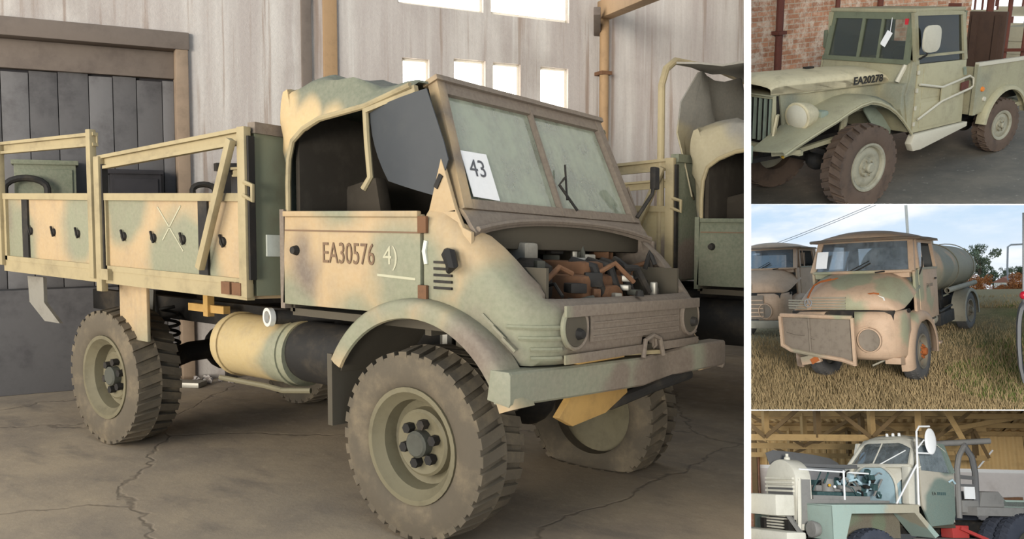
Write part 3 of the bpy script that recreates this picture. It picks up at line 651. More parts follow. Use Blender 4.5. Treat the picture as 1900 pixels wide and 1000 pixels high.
    bu = B(MB().loft(rows), 'bumper', CU)
    for s_ in (-1, 1): B(MB().prism([(xb(s_)-.13, .72), (xb(s_)-.01, .70), (xb(s_)+.0, .72), (xb(s_)+.0, .84), (xb(s_)-.01, .855), (xb(s_)-.11, .855)], 1, s_*1.0-.012, s_*1.0+.012), 'bumper_end', CU, bu, bv=.006)
    for s_ in (-.42, .42): B(MB().bb(.45, .60, s_-.04, s_+.04, .74, .85), 'bumper_bracket', 'black_steel', bu)
    B(MB().bar((.60, -.35, .88), (.64, .25, .855), .16, .02), 'bumper_step', 'rail_paint', bu)
    if near:
        B(MB().prism([(-.62, .60), (-.5, .70), (.0, .72), (.02, .65), (-.2, .57), (-.5, .545)], 0, .60, .64), 'skid_plate', 'yellow_tan', bv=.006)
        B(MB().bb(.58, .70, -.55, -.12, .853, .875), 'tow_plate', 'yellow_tan', bv=.004)
        B(MB().tube([(.60, -.1, .60), (.66, .25, .66), (.70, .6, .70)], .035, 10), 'tie_rod', 'black_steel')
    # ---- scuttle and windscreen
    rows = []
    for y in np.linspace(-.845, .845, 13):
        b_ = 1-(abs(y)/.845)**2.5
        rows.append([(.22, y, 1.57), (.25+.01*b_, y, 1.558), (lerp(.275, .265, b_), y, lerp(1.53, 1.551, b_)), (lerp(.295, .272, b_), y, lerp(1.50, 1.545, b_)), (lerp(.315, .278, b_), y, lerp(1.475, 1.54, b_)), (lerp(.33, .28, b_), y, lerp(1.455, 1.53, b_))])
    sc_ = B(MB().sheet(rows, (-.01, 0, -.02)), 'scuttle', CF)
    B(MB().tube([(lerp(.335, .287, 1-(abs(y)/.88)**2.5), y, lerp(1.46, 1.535, 1-(abs(y)/.88)**2.5)) for y in np.linspace(-.83, .83, 15)], .014, 6), 'scuttle_rib', CF, sc_)
    tp, bt = (-.025, 2.185), (.215, 1.57)
    def ws(y, t_, o=0): return (lerp(bt[0], tp[0], t_)+o*.93, y*lerp(1, .905, t_), lerp(bt[1], tp[1], t_)+o*.36)
    fr = MB()
    fr.hexa([ws(-.81, .90, -.03), ws(.81, .90, -.03), ws(.81, .90, .03), ws(-.81, .90, .03), ws(-.81, 1.0, -.03), ws(.81, 1.0, -.03), ws(.81, 1.0, .03), ws(-.81, 1.0, .03)])
    fr.hexa([ws(-.81, -.02, -.03), ws(.81, -.02, -.03), ws(.81, -.02, .03), ws(-.81, -.02, .03), ws(-.81, .055, -.03), ws(.81, .055, -.03), ws(.81, .055, .03), ws(-.81, .055, .03)])
    for y0, y1 in ((-.835, -.77), (.77, .835), (-.008, .008)): fr.hexa([ws(y0, -.02, -.028), ws(y1, -.02, -.028), ws(y1, -.02, .034), ws(y0, -.02, .034), ws(y0, 1.0, -.028), ws(y1, 1.0, -.028), ws(y1, 1.0, .034), ws(y0, 1.0, .034)])
    wf_ = B(fr, 'windscreen_frame', CF)
    B(MB().hexa([ws(-.85, .99, -.05), ws(.85, .99, -.05), ws(.85, .99, .05), ws(-.85, .99, .05), ws(-.85, 1.03, -.05), ws(.85, 1.03, -.05), ws(.85, 1.03, .05), ws(-.85, 1.03, .05)]), 'gutter', CF, wf_)
    for y0, y1 in ((-.755, -.012), (.012, .755)):
        B(MB().hexa([ws(y0, .055, -.004), ws(y1, .055, -.004), ws(y1, .055, .004), ws(y0, .055, .004), ws(y0, .90, -.004), ws(y1, .90, -.004), ws(y1, .90, .004), ws(y0, .90, .004)]), 'windscreen_pane', 'dusty_glass', wf_, sm=0)
    if near:
        q = V0.onp(888, 327, (bt[0]+.02, 0, bt[1]), (.93, 0, .36)); 
        rt = Vector((0, 1, -.05)).normalized(); n_ = Vector((.93, 0, .36)); upv = n_.cross(rt)*1.0; upv = upv if upv.z > 0 else -upv
        def pa(a, b, d=0): p = Vector(q)+rt*a+upv*b+n_*(.012+d); p.z += 0; return (p.x, p.y, p.z)
        pg = MB().hexa([pa(-.10, -.12, 0), pa(.10, -.13, 0), pa(.10, -.13, .003), pa(-.10, -.12, .003), pa(-.11, .12, 0), pa(.09, .12, 0), pa(.09, .12, .003), pa(-.11, .12, .003)]).build('paper_sheet', 'paper', R0, smooth=0)
        text_mesh('43', lambda a, b, d: pa(-.075+a, -.01+b, .004+d), .13, 'number', 'ink', pg, .001)
    B(MB().tube([ws(.12, .03, .05), ws(.02, .25, .05), ws(.10, .32, .05)], .008, 6).tube([ws(.05, .12, .05), ws(.16, .45, .045)], .006, 6), 'wiper', 'black_steel', wf_)
    B(MB().tube([(.25, .80, 1.6), (.3, .9, 1.75), (.3, .93, 1.86)], .012, 6), 'mirror_arm', 'black_steel')
    B(MB().bb(.28, .32, .9, .96, 1.78, 1.92), 'mirror', 'black_steel', bv=.01)
    # ---- soft top
    hem = [(-.965, 1.53), (-.965, 1.70), (-.955, 1.83), (-.92, 1.93), (-.83, 1.99), (-.70, 2.035), (-.35, 2.075), (-.04, 2.15)]
    mid = [(-1.03, 1.53), (-1.06, 1.80), (-1.09, 2.05), (-1.11, 2.245), (-1.00, 2.262), (-.70, 2.285), (-.32, 2.20), (-.04, 2.19)]
    rows = []
    SH = ((-.885, 0), (-.87, .4), (-.84, .85), (-.72, 1.0), (-.45, 1.02), (-.15, 1.03), (.15, 1.03), (.45, 1.02), (.72, 1.0), (.84, .85), (.87, .4), (.885, 0))
    YF = [(lerp(a[0], b[0], q), lerp(a[1], b[1], q)) for a, b in zip(SH, SH[1:]) for q in (0, .34, .67)]+[SH[-1]]
    def up(L, t_): k_ = min(int(t_), len(L)-2); return (lerp(L[k_][0], L[k_+1][0], t_-k_), lerp(L[k_][1], L[k_+1][1], t_-k_))
    for y, f in YF:
        r = []
        for i in np.linspace(0, 7, 29):
            h_, m_ = up(hem, i), up(mid, i); ed_ = 1 if .5 < i < 6.6 else 0
            n0 = (noise.noise(Vector((i*1.1, y*5, 3.1)))*.035+noise.noise(Vector((i*2.6+y*4, y*13-i*1.5, 7.7)))*.022)*ed_*min(1, f+.15)
            r.append((lerp(h_[0], m_[0], f)+n0, y, lerp(h_[1], m_[1], f)+n0+(.014*math.sin(y*11+i*2.2)*ed_*f if i > 2.5 else 0)))
        rows.append(r)
    cv = MB().sheet(rows, (.008, 0, -.012)); cvo = B(cv, 'canvas_top', CV, sm=60)
    for s_ in (-1, 1):
        B(MB().tube([(x+.0, s_*.89, z) for x, z in hem], .016, 8), 'hem_rope', 'rail_paint', cvo)
    B(MB().bar((-.36, -.885, 2.055), (-.02, -.87, 2.135), .03, .035), 'door_top_bar', 'rail_paint')
    B(MB().tube([(-.355, -.885, 2.06), (-.345, -.885, 1.9), (-.32, -.89, 1.72), (-.36, -.90, 1.66)], .017, 8), 'window_stay', 'rail_paint')
    rows = []
    for t_ in np.linspace(0, 1, 7):
        zz_ = lerp(2.13, 1.62, t_); x0, x1 = lerp(-.335, -.21, t_**2), interp(-zz_, [(-2.13, .05), (-1.80, .19), (-1.62, .12)])
        rows.append([(lerp(x0, x1, q), -.875-.02*math.sin(q*3.1), lerp(lerp(2.05, 2.13, q), lerp(1.70, 1.62, q), t_)) for q in np.linspace(0, 1, 6)])
    B(MB().sheet(rows, (0, .006, 0)), 'flexible_window', 'plastic_window')
    # ---- inside the cab
    B(MB().bb(-.98, .25, -.86, .86, .98, 1.02), 'cab_floor', 'dark_inside')
    B(MB().bb(-1.0, -.96, -.86, .86, 1.0, 1.55), 'cab_back', 'dark_inside')
    B(MB().bb(.12, .24, -.84, .84, 1.38, 1.55), 'dashboard', 'dark_inside', bv=.02)
    for y in (-.45, .45):
        B(MB().bb(-.8, -.3, y-.25, y+.25, 1.05, 1.25), 'seat', 'seat_cloth', bv=.04)
        B(MB().bar((-.82, y, 1.2), (-.93, y, 1.72), .48, .1, (0, 1, 0)).xf(lambda p: p), 'seat_back', 'seat_cloth', bv=.03)
    sw = B(MB().tube([(-.05+.07*math.sin(a), .45+.2*math.cos(a), 1.62+.17*math.sin(a)) for a in np.linspace(0, 2*math.pi, 25)[:-1]], .014, 6, closed=True), 'steering_wheel', 'black_steel')
    B(MB().tube([(-.05, .45, 1.62), (.15, .45, 1.4)], .02, 8), 'steering_column', 'black_steel', sw)
    B(MB().bb(-.96, -.93, -.84, .84, 1.55, 2.1), 'rear_curtain', 'seat_cloth')
    # ---- engine bay
    B(MB().bb(-.0, .04, -.84, .84, .95, 1.50), 'firewall', 'dark_inside')
    B(MB().bb(.02, .68, -.62, .62, .86, .90), 'bay_floor', 'dark_inside')
    for s_ in (-1, 1): B(MB().bb(.05, .6, s_*.66-.01, s_*.66+.01, .88, 1.30), 'bay_side', 'dark_inside')
    if near:
        random.seed(11)
        eb = B(MB().bb(.02, .50, -.20, .22, .90, 1.26), 'engine_block', 'rust', bv=.03)
        B(MB().bb(.06, .46, -.12, .08, 1.22, 1.33), 'rocker_cover', 'rust', eb, bv=.03)
        B(MB().lathe([(.01, 0), (.11, 0), (.115, .02), (.115, .16), (.05, .2), (.01, .2)], (.28, -.36, 1.14), (0, 0, 1), 20), 'air_filter', 'black_steel', eb)
        B(MB().bb(.16, .28, -.40, -.28, 1.32, 1.42), 'fluid_bottle', 'bare_steel', eb, bv=.02)
        B(MB().lathe([(.01, 0), (.06, 0), (.06, .14), (.01, .14)], (.2, .3, 1.2), (0, .3, 1), 14), 'coolant_can', 'bare_steel', eb)
        B(MB().lathe([(.01, -.06), (.09, -.06), (.09, .06), (.01, .06)], (.5, .02, 1.12), (1, 0, 0), 18), 'pulley', 'rust', eb)
        for i in range(64):
            x, y = random.uniform(.06, .58), random.uniform(-.55, .60); z = random.uniform(1.05, 1.46-.42*x)
            B(MB().box((x, y, z), (random.uniform(.03, .1), random.uniform(.03, .12), random.uniform(.03, .09)), Matrix.Rotation(random.uniform(0, 3), 3, 'Z')), 'engine_fitting', random.choice(['rust', 'black_steel', 'rim_dark', 'black_steel', 'bare_steel']), eb, bv=.008)
        for i in range(30):
            a = Vector((random.uniform(.08, .58), random.uniform(-.55, .58), random.uniform(1.1, 1.3))); b = a+Vector((random.uniform(-.2, .2), random.uniform(-.3, .3), random.uniform(-.15, .1))); m_ = (a+b)/2+Vector((0, 0, random.uniform(.02, .1)))
            B(MB().tube([a, a.lerp(m_, .7), m_, b.lerp(m_, .7), b], random.uniform(.008, .022), 7), 'hose', random.choice(['black_steel', 'rust', 'rim_dark', 'black_steel']), eb)
        for y in (-.1, .06, .2): B(MB().tube([(.3, y, 1.24), (.36, y+.02, 1.33), (.47, y+.05, 1.30), (.52, y+.06, 1.15)], .026, 8), 'manifold_pipe', 'black_steel', eb)
    else:
        # hooped cover over the front of the bed
        B(MB().tube([(-1.25, -1.0, 1.1), (-1.25, -1.0, 2.55), (-1.25, -.93, 2.68), (-1.25, -.78, 2.76), (-1.25, 0, 2.80), (-1.25, .78, 2.76), (-1.25, .93, 2.68), (-1.25, 1.0, 2.55), (-1.25, 1.0, 1.1)], .028, 10), 'cover_hoop', 'rail_paint')
        rows = []
        for z, y0 in ((2.70, .70), (2.45, .82), (2.2, .86), (1.95, .86), (1.72, .84)):
            rows.append([(-1.16+.06*math.sin(y*8+z*5)+.03*(2.7-z), y, z+.03*math.sin(y*11)) for y in np.linspace(-y0, y0, 15)])
        B(MB().sheet(rows, (.012, 0, 0)), 'rolled_cover', 'canvas_old', sm=60)
        rows = [[(-1.2+x, y, 2.72-.05*x+.05*(1-abs(y)/.85)+.02*math.sin(x*9+y*6)) for y in np.linspace(-.86, .86, 9)] for x in np.linspace(0, 1.5, 9)]
        B(MB().sheet(rows, (0, 0, -.015)), 'cover_flap', 'canvas_old', sm=60)
    return R0
canvas_truck((0, 0), 'camouflaged open-bonnet truck with soft canvas top and empty rail-sided bed in the hall', True, .05)
canvas_truck((1.03, 3.0), 'dull green truck with a tall hoop and canvas cover parked behind the open-bonnet truck', False, 0.0)
finish_set([('R', 1382)])
# ================================================================== BRICK STORE WITH THE PICKUP
start_set(V1, M1)
def taper(L, Wd, H, aw, ah, x0=-1.0):
    def w(p):
        x, y, z = p[0]*L, p[1]*Wd, p[2]*H; g = x-x0; return Vector((x, y*math.exp(aw*g), z*math.exp(ah*g)))
    return w
W1 = taper(1.1226, .89932, .95111, .10827, .01825)
OLIVE = rgb(148, 142, 112)
m_camo('pickup_paint', OLIVE, [(rgb(196, 182, 146), [(.5, .2, 1.55, .42), (-.25, .4, 1.5, .3), (-1.3, .9, 1.25, .25)]), (rgb(120, 122, 104), [(-.6, .7, 1.1, .28), (.9, .5, 1.0, .25), (-2.2, .9, 1.1, .3)])], amt=.42, wob=.3, edge=.16, dirt=rgb(98, 88, 70))
m_paint('hood_paint', rgb(198, 184, 150), .55, dirt=rgb(118, 108, 86), amt=.5, sc=5); m_paint('green_frame', rgb(104, 108, 88), .6, dirt=rgb(70, 68, 56), amt=.5)
m_paint('door_paint', rgb(164, 156, 126), .6, dirt=rgb(112, 104, 84), amt=.4); m_paint('brown_tyre', rgb(92, 76, 64), .9, dirt=rgb(56, 48, 44), amt=.7)
m_paint('grey_rim', rgb(150, 144, 124), .6, dirt=rgb(96, 90, 74), amt=.6, sc=9); m_paint('brown_board', rgb(74, 56, 46), .8, dirt=rgb(50, 40, 36), amt=.5)
m_paint('rust_pipe', rgb(96, 56, 46), .8, dirt=rgb(60, 40, 36), amt=.6); m_paint('orange_lens', rgb(214, 120, 40), .35, amt=.1); m_paint('red_tape', rgb(190, 44, 54), .5, amt=.1)
m_paint('stencil_black', rgb(44, 42, 40), .8, amt=.2); m_paint('beige_wall', rgb(150, 142, 120), .9, dirt=rgb(112, 104, 90), amt=.5, sc=2); m_paint('grey_green', rgb(132, 140, 124), .6, dirt=rgb(92, 94, 82), amt=.5)
m_paint('mirror_back', rgb(188, 180, 160), .5, dirt=rgb(150, 144, 126), amt=.3); m_paint('yellow_paint', rgb(206, 160, 50), .5, amt=.2)
m_glass('cab_glass', tint=(.78, .8, .75), dust=.12, dustcol=rgb(96, 96, 82), gloss=.02)
m_emit('store_daylight', (.92, .97, 1.0), 1.6)
t = NT('brick'); br = t.n('ShaderNodeTexBrick'); t.l(t.scale(t.co, (1, 1, 1), (math.radians(90), 0, 0)), br.inputs['Vector']); br.inputs['Scale'].default_value = 1.0
br.inputs['Brick Width'].default_value = .25; br.inputs['Row Height'].default_value = .075; br.inputs['Mortar Size'].default_value = .009; br.inputs['Bias'].default_value = -.1
br.inputs['Color1'].default_value = c4(rgb(186, 136, 106)); br.inputs['Color2'].default_value = c4(rgb(160, 112, 86)); br.inputs['Mortar'].default_value = c4(rgb(178, 158, 136))
n1 = t.noise(t.co, 3.5, 6, .75); n2 = t.noise(t.co, 22, 4, .7); c = t.mix(t.math('MULTIPLY', t.map(n1, .44, .62), .7), br.outputs[0], rgb(214, 198, 178)); c = t.mix(t.math('MULTIPLY', t.map(n2, .5, .7), .5), c, rgb(120, 82, 64))
t.bsdf(c, .95, bump=t.math('ADD', n2, br.outputs[1]), bstr=.5, bdist=.01, spec=.05)
t = NT('store_floor'); n1 = t.noise(t.co, 1.3, 6, .7); n2 = t.noise(t.co, 14, 4, .7); c = t.mix(t.map(n1, .35, .7), rgb(98, 94, 86), rgb(122, 114, 102)); c = t.mix(t.math('MULTIPLY', t.map(n2, .55, .75), .4), c, rgb(150, 142, 128)); c = t.mix(t.math('MULTIPLY', t.map(n2, .66, .72), .5), c, rgb(196, 190, 178))
t.bsdf(c, .6, bump=n2, bstr=.25, bdist=.006, spec=.35)
FS = .078; fz = lambda x: -.13-FS*x
o = MB().hexa([(-13, -9, fz(-13)-.1), (9, -9, fz(9)-.1), (9, 3, fz(9)-.1), (-13, 3, fz(-13)-.1), (-13, -9, fz(-13)), (9, -9, fz(9)), (9, 3, fz(9)), (-13, 3, fz(-13))]).build('floor', 'store_floor', smooth=0); struct(o)
YW = -2.3
xe = V1.onp(1797, 60, (0, YW, 0), (0, 1, 0))[0]
struct(MB().bb(xe, 6, YW-.3, YW, -.7, 6).build('wall_brick', 'brick', smooth=0))
struct(MB().bb(-12.2, -12, -14, 9, 0, 8).build('wall_end', 'beige_wall', smooth=0))
def on_end(u, v): p = V1.onp(u, v, (-11.95, 0, 0), (1, 0, 0)); return float(p[1]), float(p[2])
for i, (u0, v0, u1, v1) in enumerate(((1800, -30, 1850, 18), (1853, -30, 1950, 12), (1856, 30, 1950, 44))):
    a, b = on_end(u0, v0), on_end(u1, v1); y0, y1 = min(a[0], b[0]), max(a[0], b[0]); z0, z1 = min(a[1], b[1]), max(a[1], b[1])
    o = struct(MB().bb(-12.0, -11.97, y0, y1, z0, z1).build('window_%d' % (i+20), 'store_daylight', smooth=0))
    for q in np.linspace(y0, y1, 5): MB().bb(-11.97, -11.94, q-.02, q+.02, z0, z1).build('glazing_bar', 'rust_pipe', o, smooth=0)
def wallpipe(u0, v0, u1, v1, r, label):
    a, b = V1.onp(u0, v0, (0, YW+.08, 0), (0, 1, 0)), V1.onp(u1, v1, (0, YW+.08, 0), (0, 1, 0)); d = b-a
    o = root('rusty_pipe', label, 'pipe', (a[0], a[1], fz(a[0])), 'rusty pipes on the brick wall')
    MB().tube([(a[0], YW+.08, 5.5), (a[0], YW+.08, fz(a[0]))], r, 10).build('pipe', 'rust_pipe', o)
    for z in (1.6, 2.6): MB().bb(a[0]-r*1.5, a[0]+r*1.5, YW-.01, YW+.1+r, z, z+.05).build('pipe_clip', 'rust_pipe', o)
wallpipe(1446, 60, 1450, 110, .055, 'stout rusty brown pipe on the brick wall beyond the pickup bonnet')
wallpipe(1554, 20, 1556, 60, .035, 'thin rusty pipe on the brick wall behind the windscreen')
wallpipe(1634, 5, 1634, 20, .045, 'rusty pipe on the brick wall above the cab roof')
for (u, r, lab) in ((1826, .06, 'dark steel roof post standing behind the cab'), (1863, .035, 'thin steel post near the store windows'), (1896, .03, 'thin rod post at the far end of the store')):
    p = V1.onp(u, 105, (-6.5, 0, 0), (1, 0, 0)); o = root('steel_post', lab, 'post', (p[0], p[1], fz(p[0])))
    MB().tube([(p[0], p[1], fz(p[0])), (p[0], p[1], 6)], r, 8).build('shaft', 'rust_pipe', o); MB().bb(p[0]-2*r, p[0]+2*r, p[1]-2*r, p[1]+2*r, fz(p[0]), fz(p[0])+.03).build('foot_plate', 'rust_pipe', o)
p, q = V1.onp(1858, 93, (-6.45, 0, 0), (1, 0, 0)), V1.onp(1960, 92, (-6.45, 0, 0), (1, 0, 0))
tag(MB().bar(p, q, .04, .05).build('cross_rail', 'rust_pipe'), 'rusty horizontal rail fixed to the thin steel posts', 'rail')
for i, (u0, v0, u1, v1, m, lab) in enumerate(((1858, 50, 1905, 92, 'beige_wall', 'pale stacked crate at the far end of the store'), (1908, 92, 1930, 118, 'rust_pipe', 'brown crate low at the far end of the store'))):
    a, b = V1.onp(u0, v1, (-8.5, 0, 0), (1, 0, 0)), V1.onp(u1, v0, (-8.5, 0, 0), (1, 0, 0)); o = root('store_crate', lab, 'crate', (-8.8, a[1], fz(-8.8)))
    MB().bb(-9.1, -8.5, min(a[1], b[1]), max(a[1], b[1]), fz(-8.8), b[2]).build('box', m, o, bevel=.02)
    for f_ in (.25, .6): MB().bb(-8.5, -8.48, min(a[1], b[1]), max(a[1], b[1]), lerp(fz(-8.8), b[2], f_), lerp(fz(-8.8), b[2], f_)+.06).build('batten', m, o)
# roof of the store, out of view above
struct(MB().bb(-12, 1.5, -6, 6, 6.0, 6.2).build('ceiling', 'beige_wall', smooth=0))
CUR['warp'] = W1
P1 = root('pickup_truck', 'dusty olive military pickup with sloping front wings and closed steel cab by the brick wall', 'truck', tuple(W1((-1.3, .1, .02))))
B = lambda mb, n, m, par=P1, bv=0, sm=35: mb.build(n, m, par, bevel=bv, smooth=sm)
YC = .12; mir = lambda y: 2*YC-y
FR, RR = .51, .39
wheel(P1, (.03, .97, .37), 1, FR, .27, .275, 'brown_tyre', 'grey_rim', 'disc', lugs=26, lugh=.035)
wheel(P1, (.03, mir(.92), .37), -1, FR, .26, .26, 'brown_tyre', 'grey_rim', 'disc', lugs=26)
wheel(P1, (-2.56, .95, .49), 1, RR, .25, .20, 'brown_tyre', 'grey_rim', 'disc', lugs=26)
wheel(P1, (-2.56, mir(.90), .49), -1, RR, .26, .22, 'brown_tyre', 'grey_rim', 'disc', lugs=26)
for x, z in ((.03, .37), (-2.56, .49)):
    B(MB().tube([(x, .7, z), (x, mir(.7), z)], .06, 10), 'axle', 'black_steel'); B(MB().ball((x, YC+.1, z), (.15, .13, .15), 12, 8), 'differential', 'black_steel')
for y in (.42, mir(.42)): B(MB().bb(-3.4, 1.1, y-.04, y+.04, .56, .72), 'frame_rail', 'black_steel')
for y in (.6, mir(.6)):
    B(MB().tube([(.55, y, .62), (.03, y, .44), (-.55, y, .62)], .035, 8), 'leaf_spring', 'black_steel'); B(MB().tube([(.12, y, .5), (.02, y-.03, .95)], .04, 8), 'damper', 'pickup_paint')
B(MB().bar((.95, .55, .60), (.1, .66, .72), .05, .05), 'drag_link', 'pickup_paint')
# front wings
ST = [(1.28, .74, .70), (1.12, .80, .78), (.9, .875, .90), (.7, .94, 1.0), (.5, 1.0, 1.06), (.3, 1.075, 1.12), (.12, 1.13, 1.165), (-.05, 1.15, 1.18), (-.2, 1.12, 1.16), (-.36, 1.055, 1.12), (-.5, .97, 1.06), (-.62, .87, 1.0), (-.72, .77, .9), (-.82, .66, .8)]
for s_ in (1, -1):
    Y = lambda y: y if s_ > 0 else mir(y)
    rows = []
    for (x, zo, zi) in ST:
        yi = .44 if x > -.3 else .6
        rows.append([(x, Y(yi), zi), (x, Y(.60 if yi < .5 else .68), zi+.012), (x, Y(.76), lerp(zi, zo, .55)+.012), (x, Y(.84), zo+.012), (x, Y(.87), zo-.01), (x, Y(.865), zo-.045)])
    B(MB().sheet(rows, (0, 0, -.015)), 'front_wing', 'pickup_paint', sm=60)
    B(MB().tube([(x, Y(.868), zo-.03) for x, zo, zi in ST], .014, 6), 'wing_edge', 'door_paint')
    B(MB().prism([(-.28, 1.08), (-.46, .99), (-.62, .85), (-.78, .66), (-.78, .58), (-.56, .62), (-.42, .8), (-.3, .95)], 1, Y(.55), Y(.57)), 'wing_liner', 'grey_green')
    # bonnet side, headlamp
    B(MB().prism([(-.72, .95), (.86, .90), (.93, 1.29), (-.72, 1.27)], 1, Y(.45), Y(.47)), 'bonnet_side', 'pickup_paint')
    hl = B(MB().lathe([(.02, -.24), (.08, -.22), (.13, -.14), (.155, -.02), (.16, .02), (.145, .03), (.02, .03)], (.83, Y(.64), 1.035), (1, 0, -.05), 24), 'headlamp', 'hood_paint')
    B(MB().lathe([(.001, .028), (.135, .028), (.10, .05), (.001, .06)], (.83, Y(.64), 1.035), (1, 0, -.05), 22), 'lens', 'mirror_back', hl)
    B(MB().tube([(.74, Y(.64), .95), (.7, Y(.66), .82)], .03, 8), 'lamp_stalk', 'pickup_paint', hl)
    B(MB().bb(.5, .62, Y(.70)-.06, Y(.70)+.06, .98, 1.08), 'marker_lamp', 'grey_green', bv=.03)
# bonnet: a rounded lid
rows = []
for x in (1.04, 1.0, .9, .6, .2, -.2, -.55, -.66, -.70):
    h = {1.04: .5, 1.0: .8}.get(x, 1.0) if x > .95 else (1.0 if x > -.5 else (.95 if x > -.6 else (.75 if x > -.68 else .4)))
    hw = interp(x, [(-.7, .415), (.9, .37), (1.04, .33)]); zb, zt = interp(x, [(-.7, 1.265), (1.0, 1.285)]), 1.30
    r = []
    for f in (-1, -1, -.96, -.86, -.6, -.3, 0, .3, .6, .86, .96, 1, 1):
        r.append((x, YC+f*hw, 0))
    prof_ = [0, .09, .125, .15, .175, .19, .195, .19, .175, .15, .125, .09, 0]
    rows.append([(q[0], q[1], zb+p_*h) for q, p_ in zip(r, prof_)])
bn = B(MB().sheet(rows, (0, 0, -.012)), 'bonnet', 'hood_paint', sm=50)
B(MB().prism([(1.03, YC-.33), (1.04, YC+.33), (.6, YC+.375), (-.7, YC+.41), (-.7, YC-.41), (.6, YC-.375)], 2, 1.255, 1.27), 'bonnet_gap', 'pickup_paint')
B(MB().bb(.10, .22, YC-.02, YC+.03, 1.475, 1.495), 'bonnet_catch', 'black_steel', bn)
pa_, pb_ = .35, -.70
text_mesh('EA20278', lambda a, b, d: (-.12-a*1.02, YC+.40+.012*(a/.6)+.012+d, 1.285+b), .125, 'stencil_number', 'stencil_black', bn, sx=1.02, bold=.003)
# grille
B(MB().bb(.90, .94, YC-.33, YC+.33, .72, 1.25), 'radiator', 'black_steel')
gr = B(MB().tube([(.97, YC+.33, .72), (1.0, YC+.35, 1.0), (.98, YC+.33, 1.24), (.98, YC-.33, 1.24), (1.0, YC-.35, 1.0), (.97, YC-.33, .72)], .025, 8), 'grille_frame', 'door_paint')
for i in range(9): B(MB().bb(.96, .985, YC-.28+i*.07-.012, YC-.28+i*.07+.012, .74, 1.23), 'grille_bar', 'grey_green', gr)
B(MB().bar((1.02, YC+.36, .70), (1.0, YC+.40, 1.06), .07, .02), 'grille_guard', 'hood_paint', gr)
B(MB().bar((1.15, .6, .66), (1.0, .84, .70), .05, .05).bar((.98, mir(.8), .68), (1.0, .84, .68), .06, .05), 'front_valance', 'pickup_paint')
bp = B(MB().bb(1.30, 1.36, mir(.80), .50, .56, .76), 'front_bumper', 'grey_green', bv=.015)
B(MB().bb(1.28, 1.40, .28, .46, .36, .62), 'bumper_guard', 'grey_green', bp, bv=.02)
B(MB().bb(.3, 1.32, .40, .48, .55, .60), 'bumper_iron', 'black_steel', bp)
for x in (.98, .78): B(MB().ball((x, .60, .60), .022, 8, 6), 'grease_cap', 'yellow_paint')
# cab: scuttle, doors, windscreen, roof
NS = .84; FSd = mir(.84)
B(MB().prism([(-.70, 1.27), (-.72, 1.50), (-.80, 1.53), (-.86, 1.53), (-.86, .70), (-.80, .64), (-.62, .95), (-.62, 1.25)], 1, FSd+.02, NS-.02), 'scuttle', 'pickup_paint', bv=.015)
for s_, y in ((1, NS), (-1, FSd)):
    B(MB().prism([(-.66, 1.12), (-.72, 1.30), (-.74, 1.52), (-.83, 1.52), (-.83, .62), (-.74, .78)], 1, y-.03, y), 'scuttle_side', 'pickup_paint', bv=.01)
    d = B(MB().prism([(-.85, .63), (-1.80, .645), (-1.75, 1.475), (-.85, 1.485)], 1, y-.035, y+.005), 'door', 'door_paint', bv=.012)
    for z0, z1 in ((.68, 1.0), (1.05, 1.44)): B(MB().prism([(-.95, z0), (-1.70, z0), (-1.68, z1), (-.95, z1)], 1, y+.004*s_, y+.012*s_), 'door_panel', 'door_paint', d, bv=.004)
    fr = MB()
    fr.bar((-.83, y-.02*s_, 1.48), (-.77, y-.07*s_, 2.10), .06, .05, (0, 1, 0)).bar((-1.74, y-.02*s_, 1.48), (-1.66, y-.07*s_, 2.08), .06, .05, (0, 1, 0)).bar((-.77, y-.07*s_, 2.09), (-1.66, y-.07*s_, 2.075), .05, .05).bar((-.84, y-.02*s_, 1.58), (-1.70, y-.02*s_, 1.575), .04, .03)
    B(fr, 'window_frame', 'pickup_paint', d)
    B(MB().add([(-.83, y-.035*s_, 1.49), (-1.72, y-.035*s_, 1.48), (-1.66, y-.075*s_, 2.07), (-.78, y-.075*s_, 2.08), (-.83, y-.041*s_, 1.49), (-1.72, y-.041*s_, 1.48), (-1.66, y-.081*s_, 2.07), (-.78, y-.081*s_, 2.08)], [(0, 1, 2, 3), (7, 6, 5, 4), (0, 4, 5, 1), (1, 5, 6, 2), (2, 6, 7, 3), (3, 7, 4, 0)]), 'window_pane', 'cab_glass', d, sm=0)
    if s_ > 0:
        B(MB().tube([(-.86, y+.04, 1.24), (-1.28, y+.05, 1.165), (-1.80, y+.05, 1.26), (-1.88, y+.05, 1.22), (-1.90, y+.05, 1.12), (-1.84, y+.05, 1.09), (-1.30, y+.05, .985), (-.88, y+.04, .80)], .016, 8), 'hand_rail', 'mirror_back', d)
        B(MB().prism([(-1.27, .99), (-1.46, 1.01), (-1.46, 1.18), (-1.27, 1.16)], 1, y+.04, y+.055), 'rail_plate', 'door_paint', d)
        B(MB().prism([(-1.66, 1.08), (-1.80, 1.1), (-1.80, 1.2), (-1.66, 1.18)], 1, y+.03, y+.05), 'lock_plate', 'rust_pipe', d)
        for z in (.72, .92, 1.14, 1.36): B(MB().bb(-.865, -.835, y+.0, y+.02, z, z+.05), 'door_hinge', 'mirror_back', d)
        B(MB().bar((-1.74, y+.02, 1.28), (-1.70, y+.03, 1.38), .03, .03), 'door_handle', 'grey_green', d)
    B(MB().prism([(-.80, .50), (-.86, .40), (-1.0, .40), (-1.88, .575), (-1.88, .64), (-.86, .615)], 1, y-.06 if s_ > 0 else y-.04, y+.04 if s_ > 0 else y+.06), 'step_sill', 'mirror_back', bv=.015)
wt, wb_ = (-.80, 2.12), (-.73, 1.51)
fr = MB()
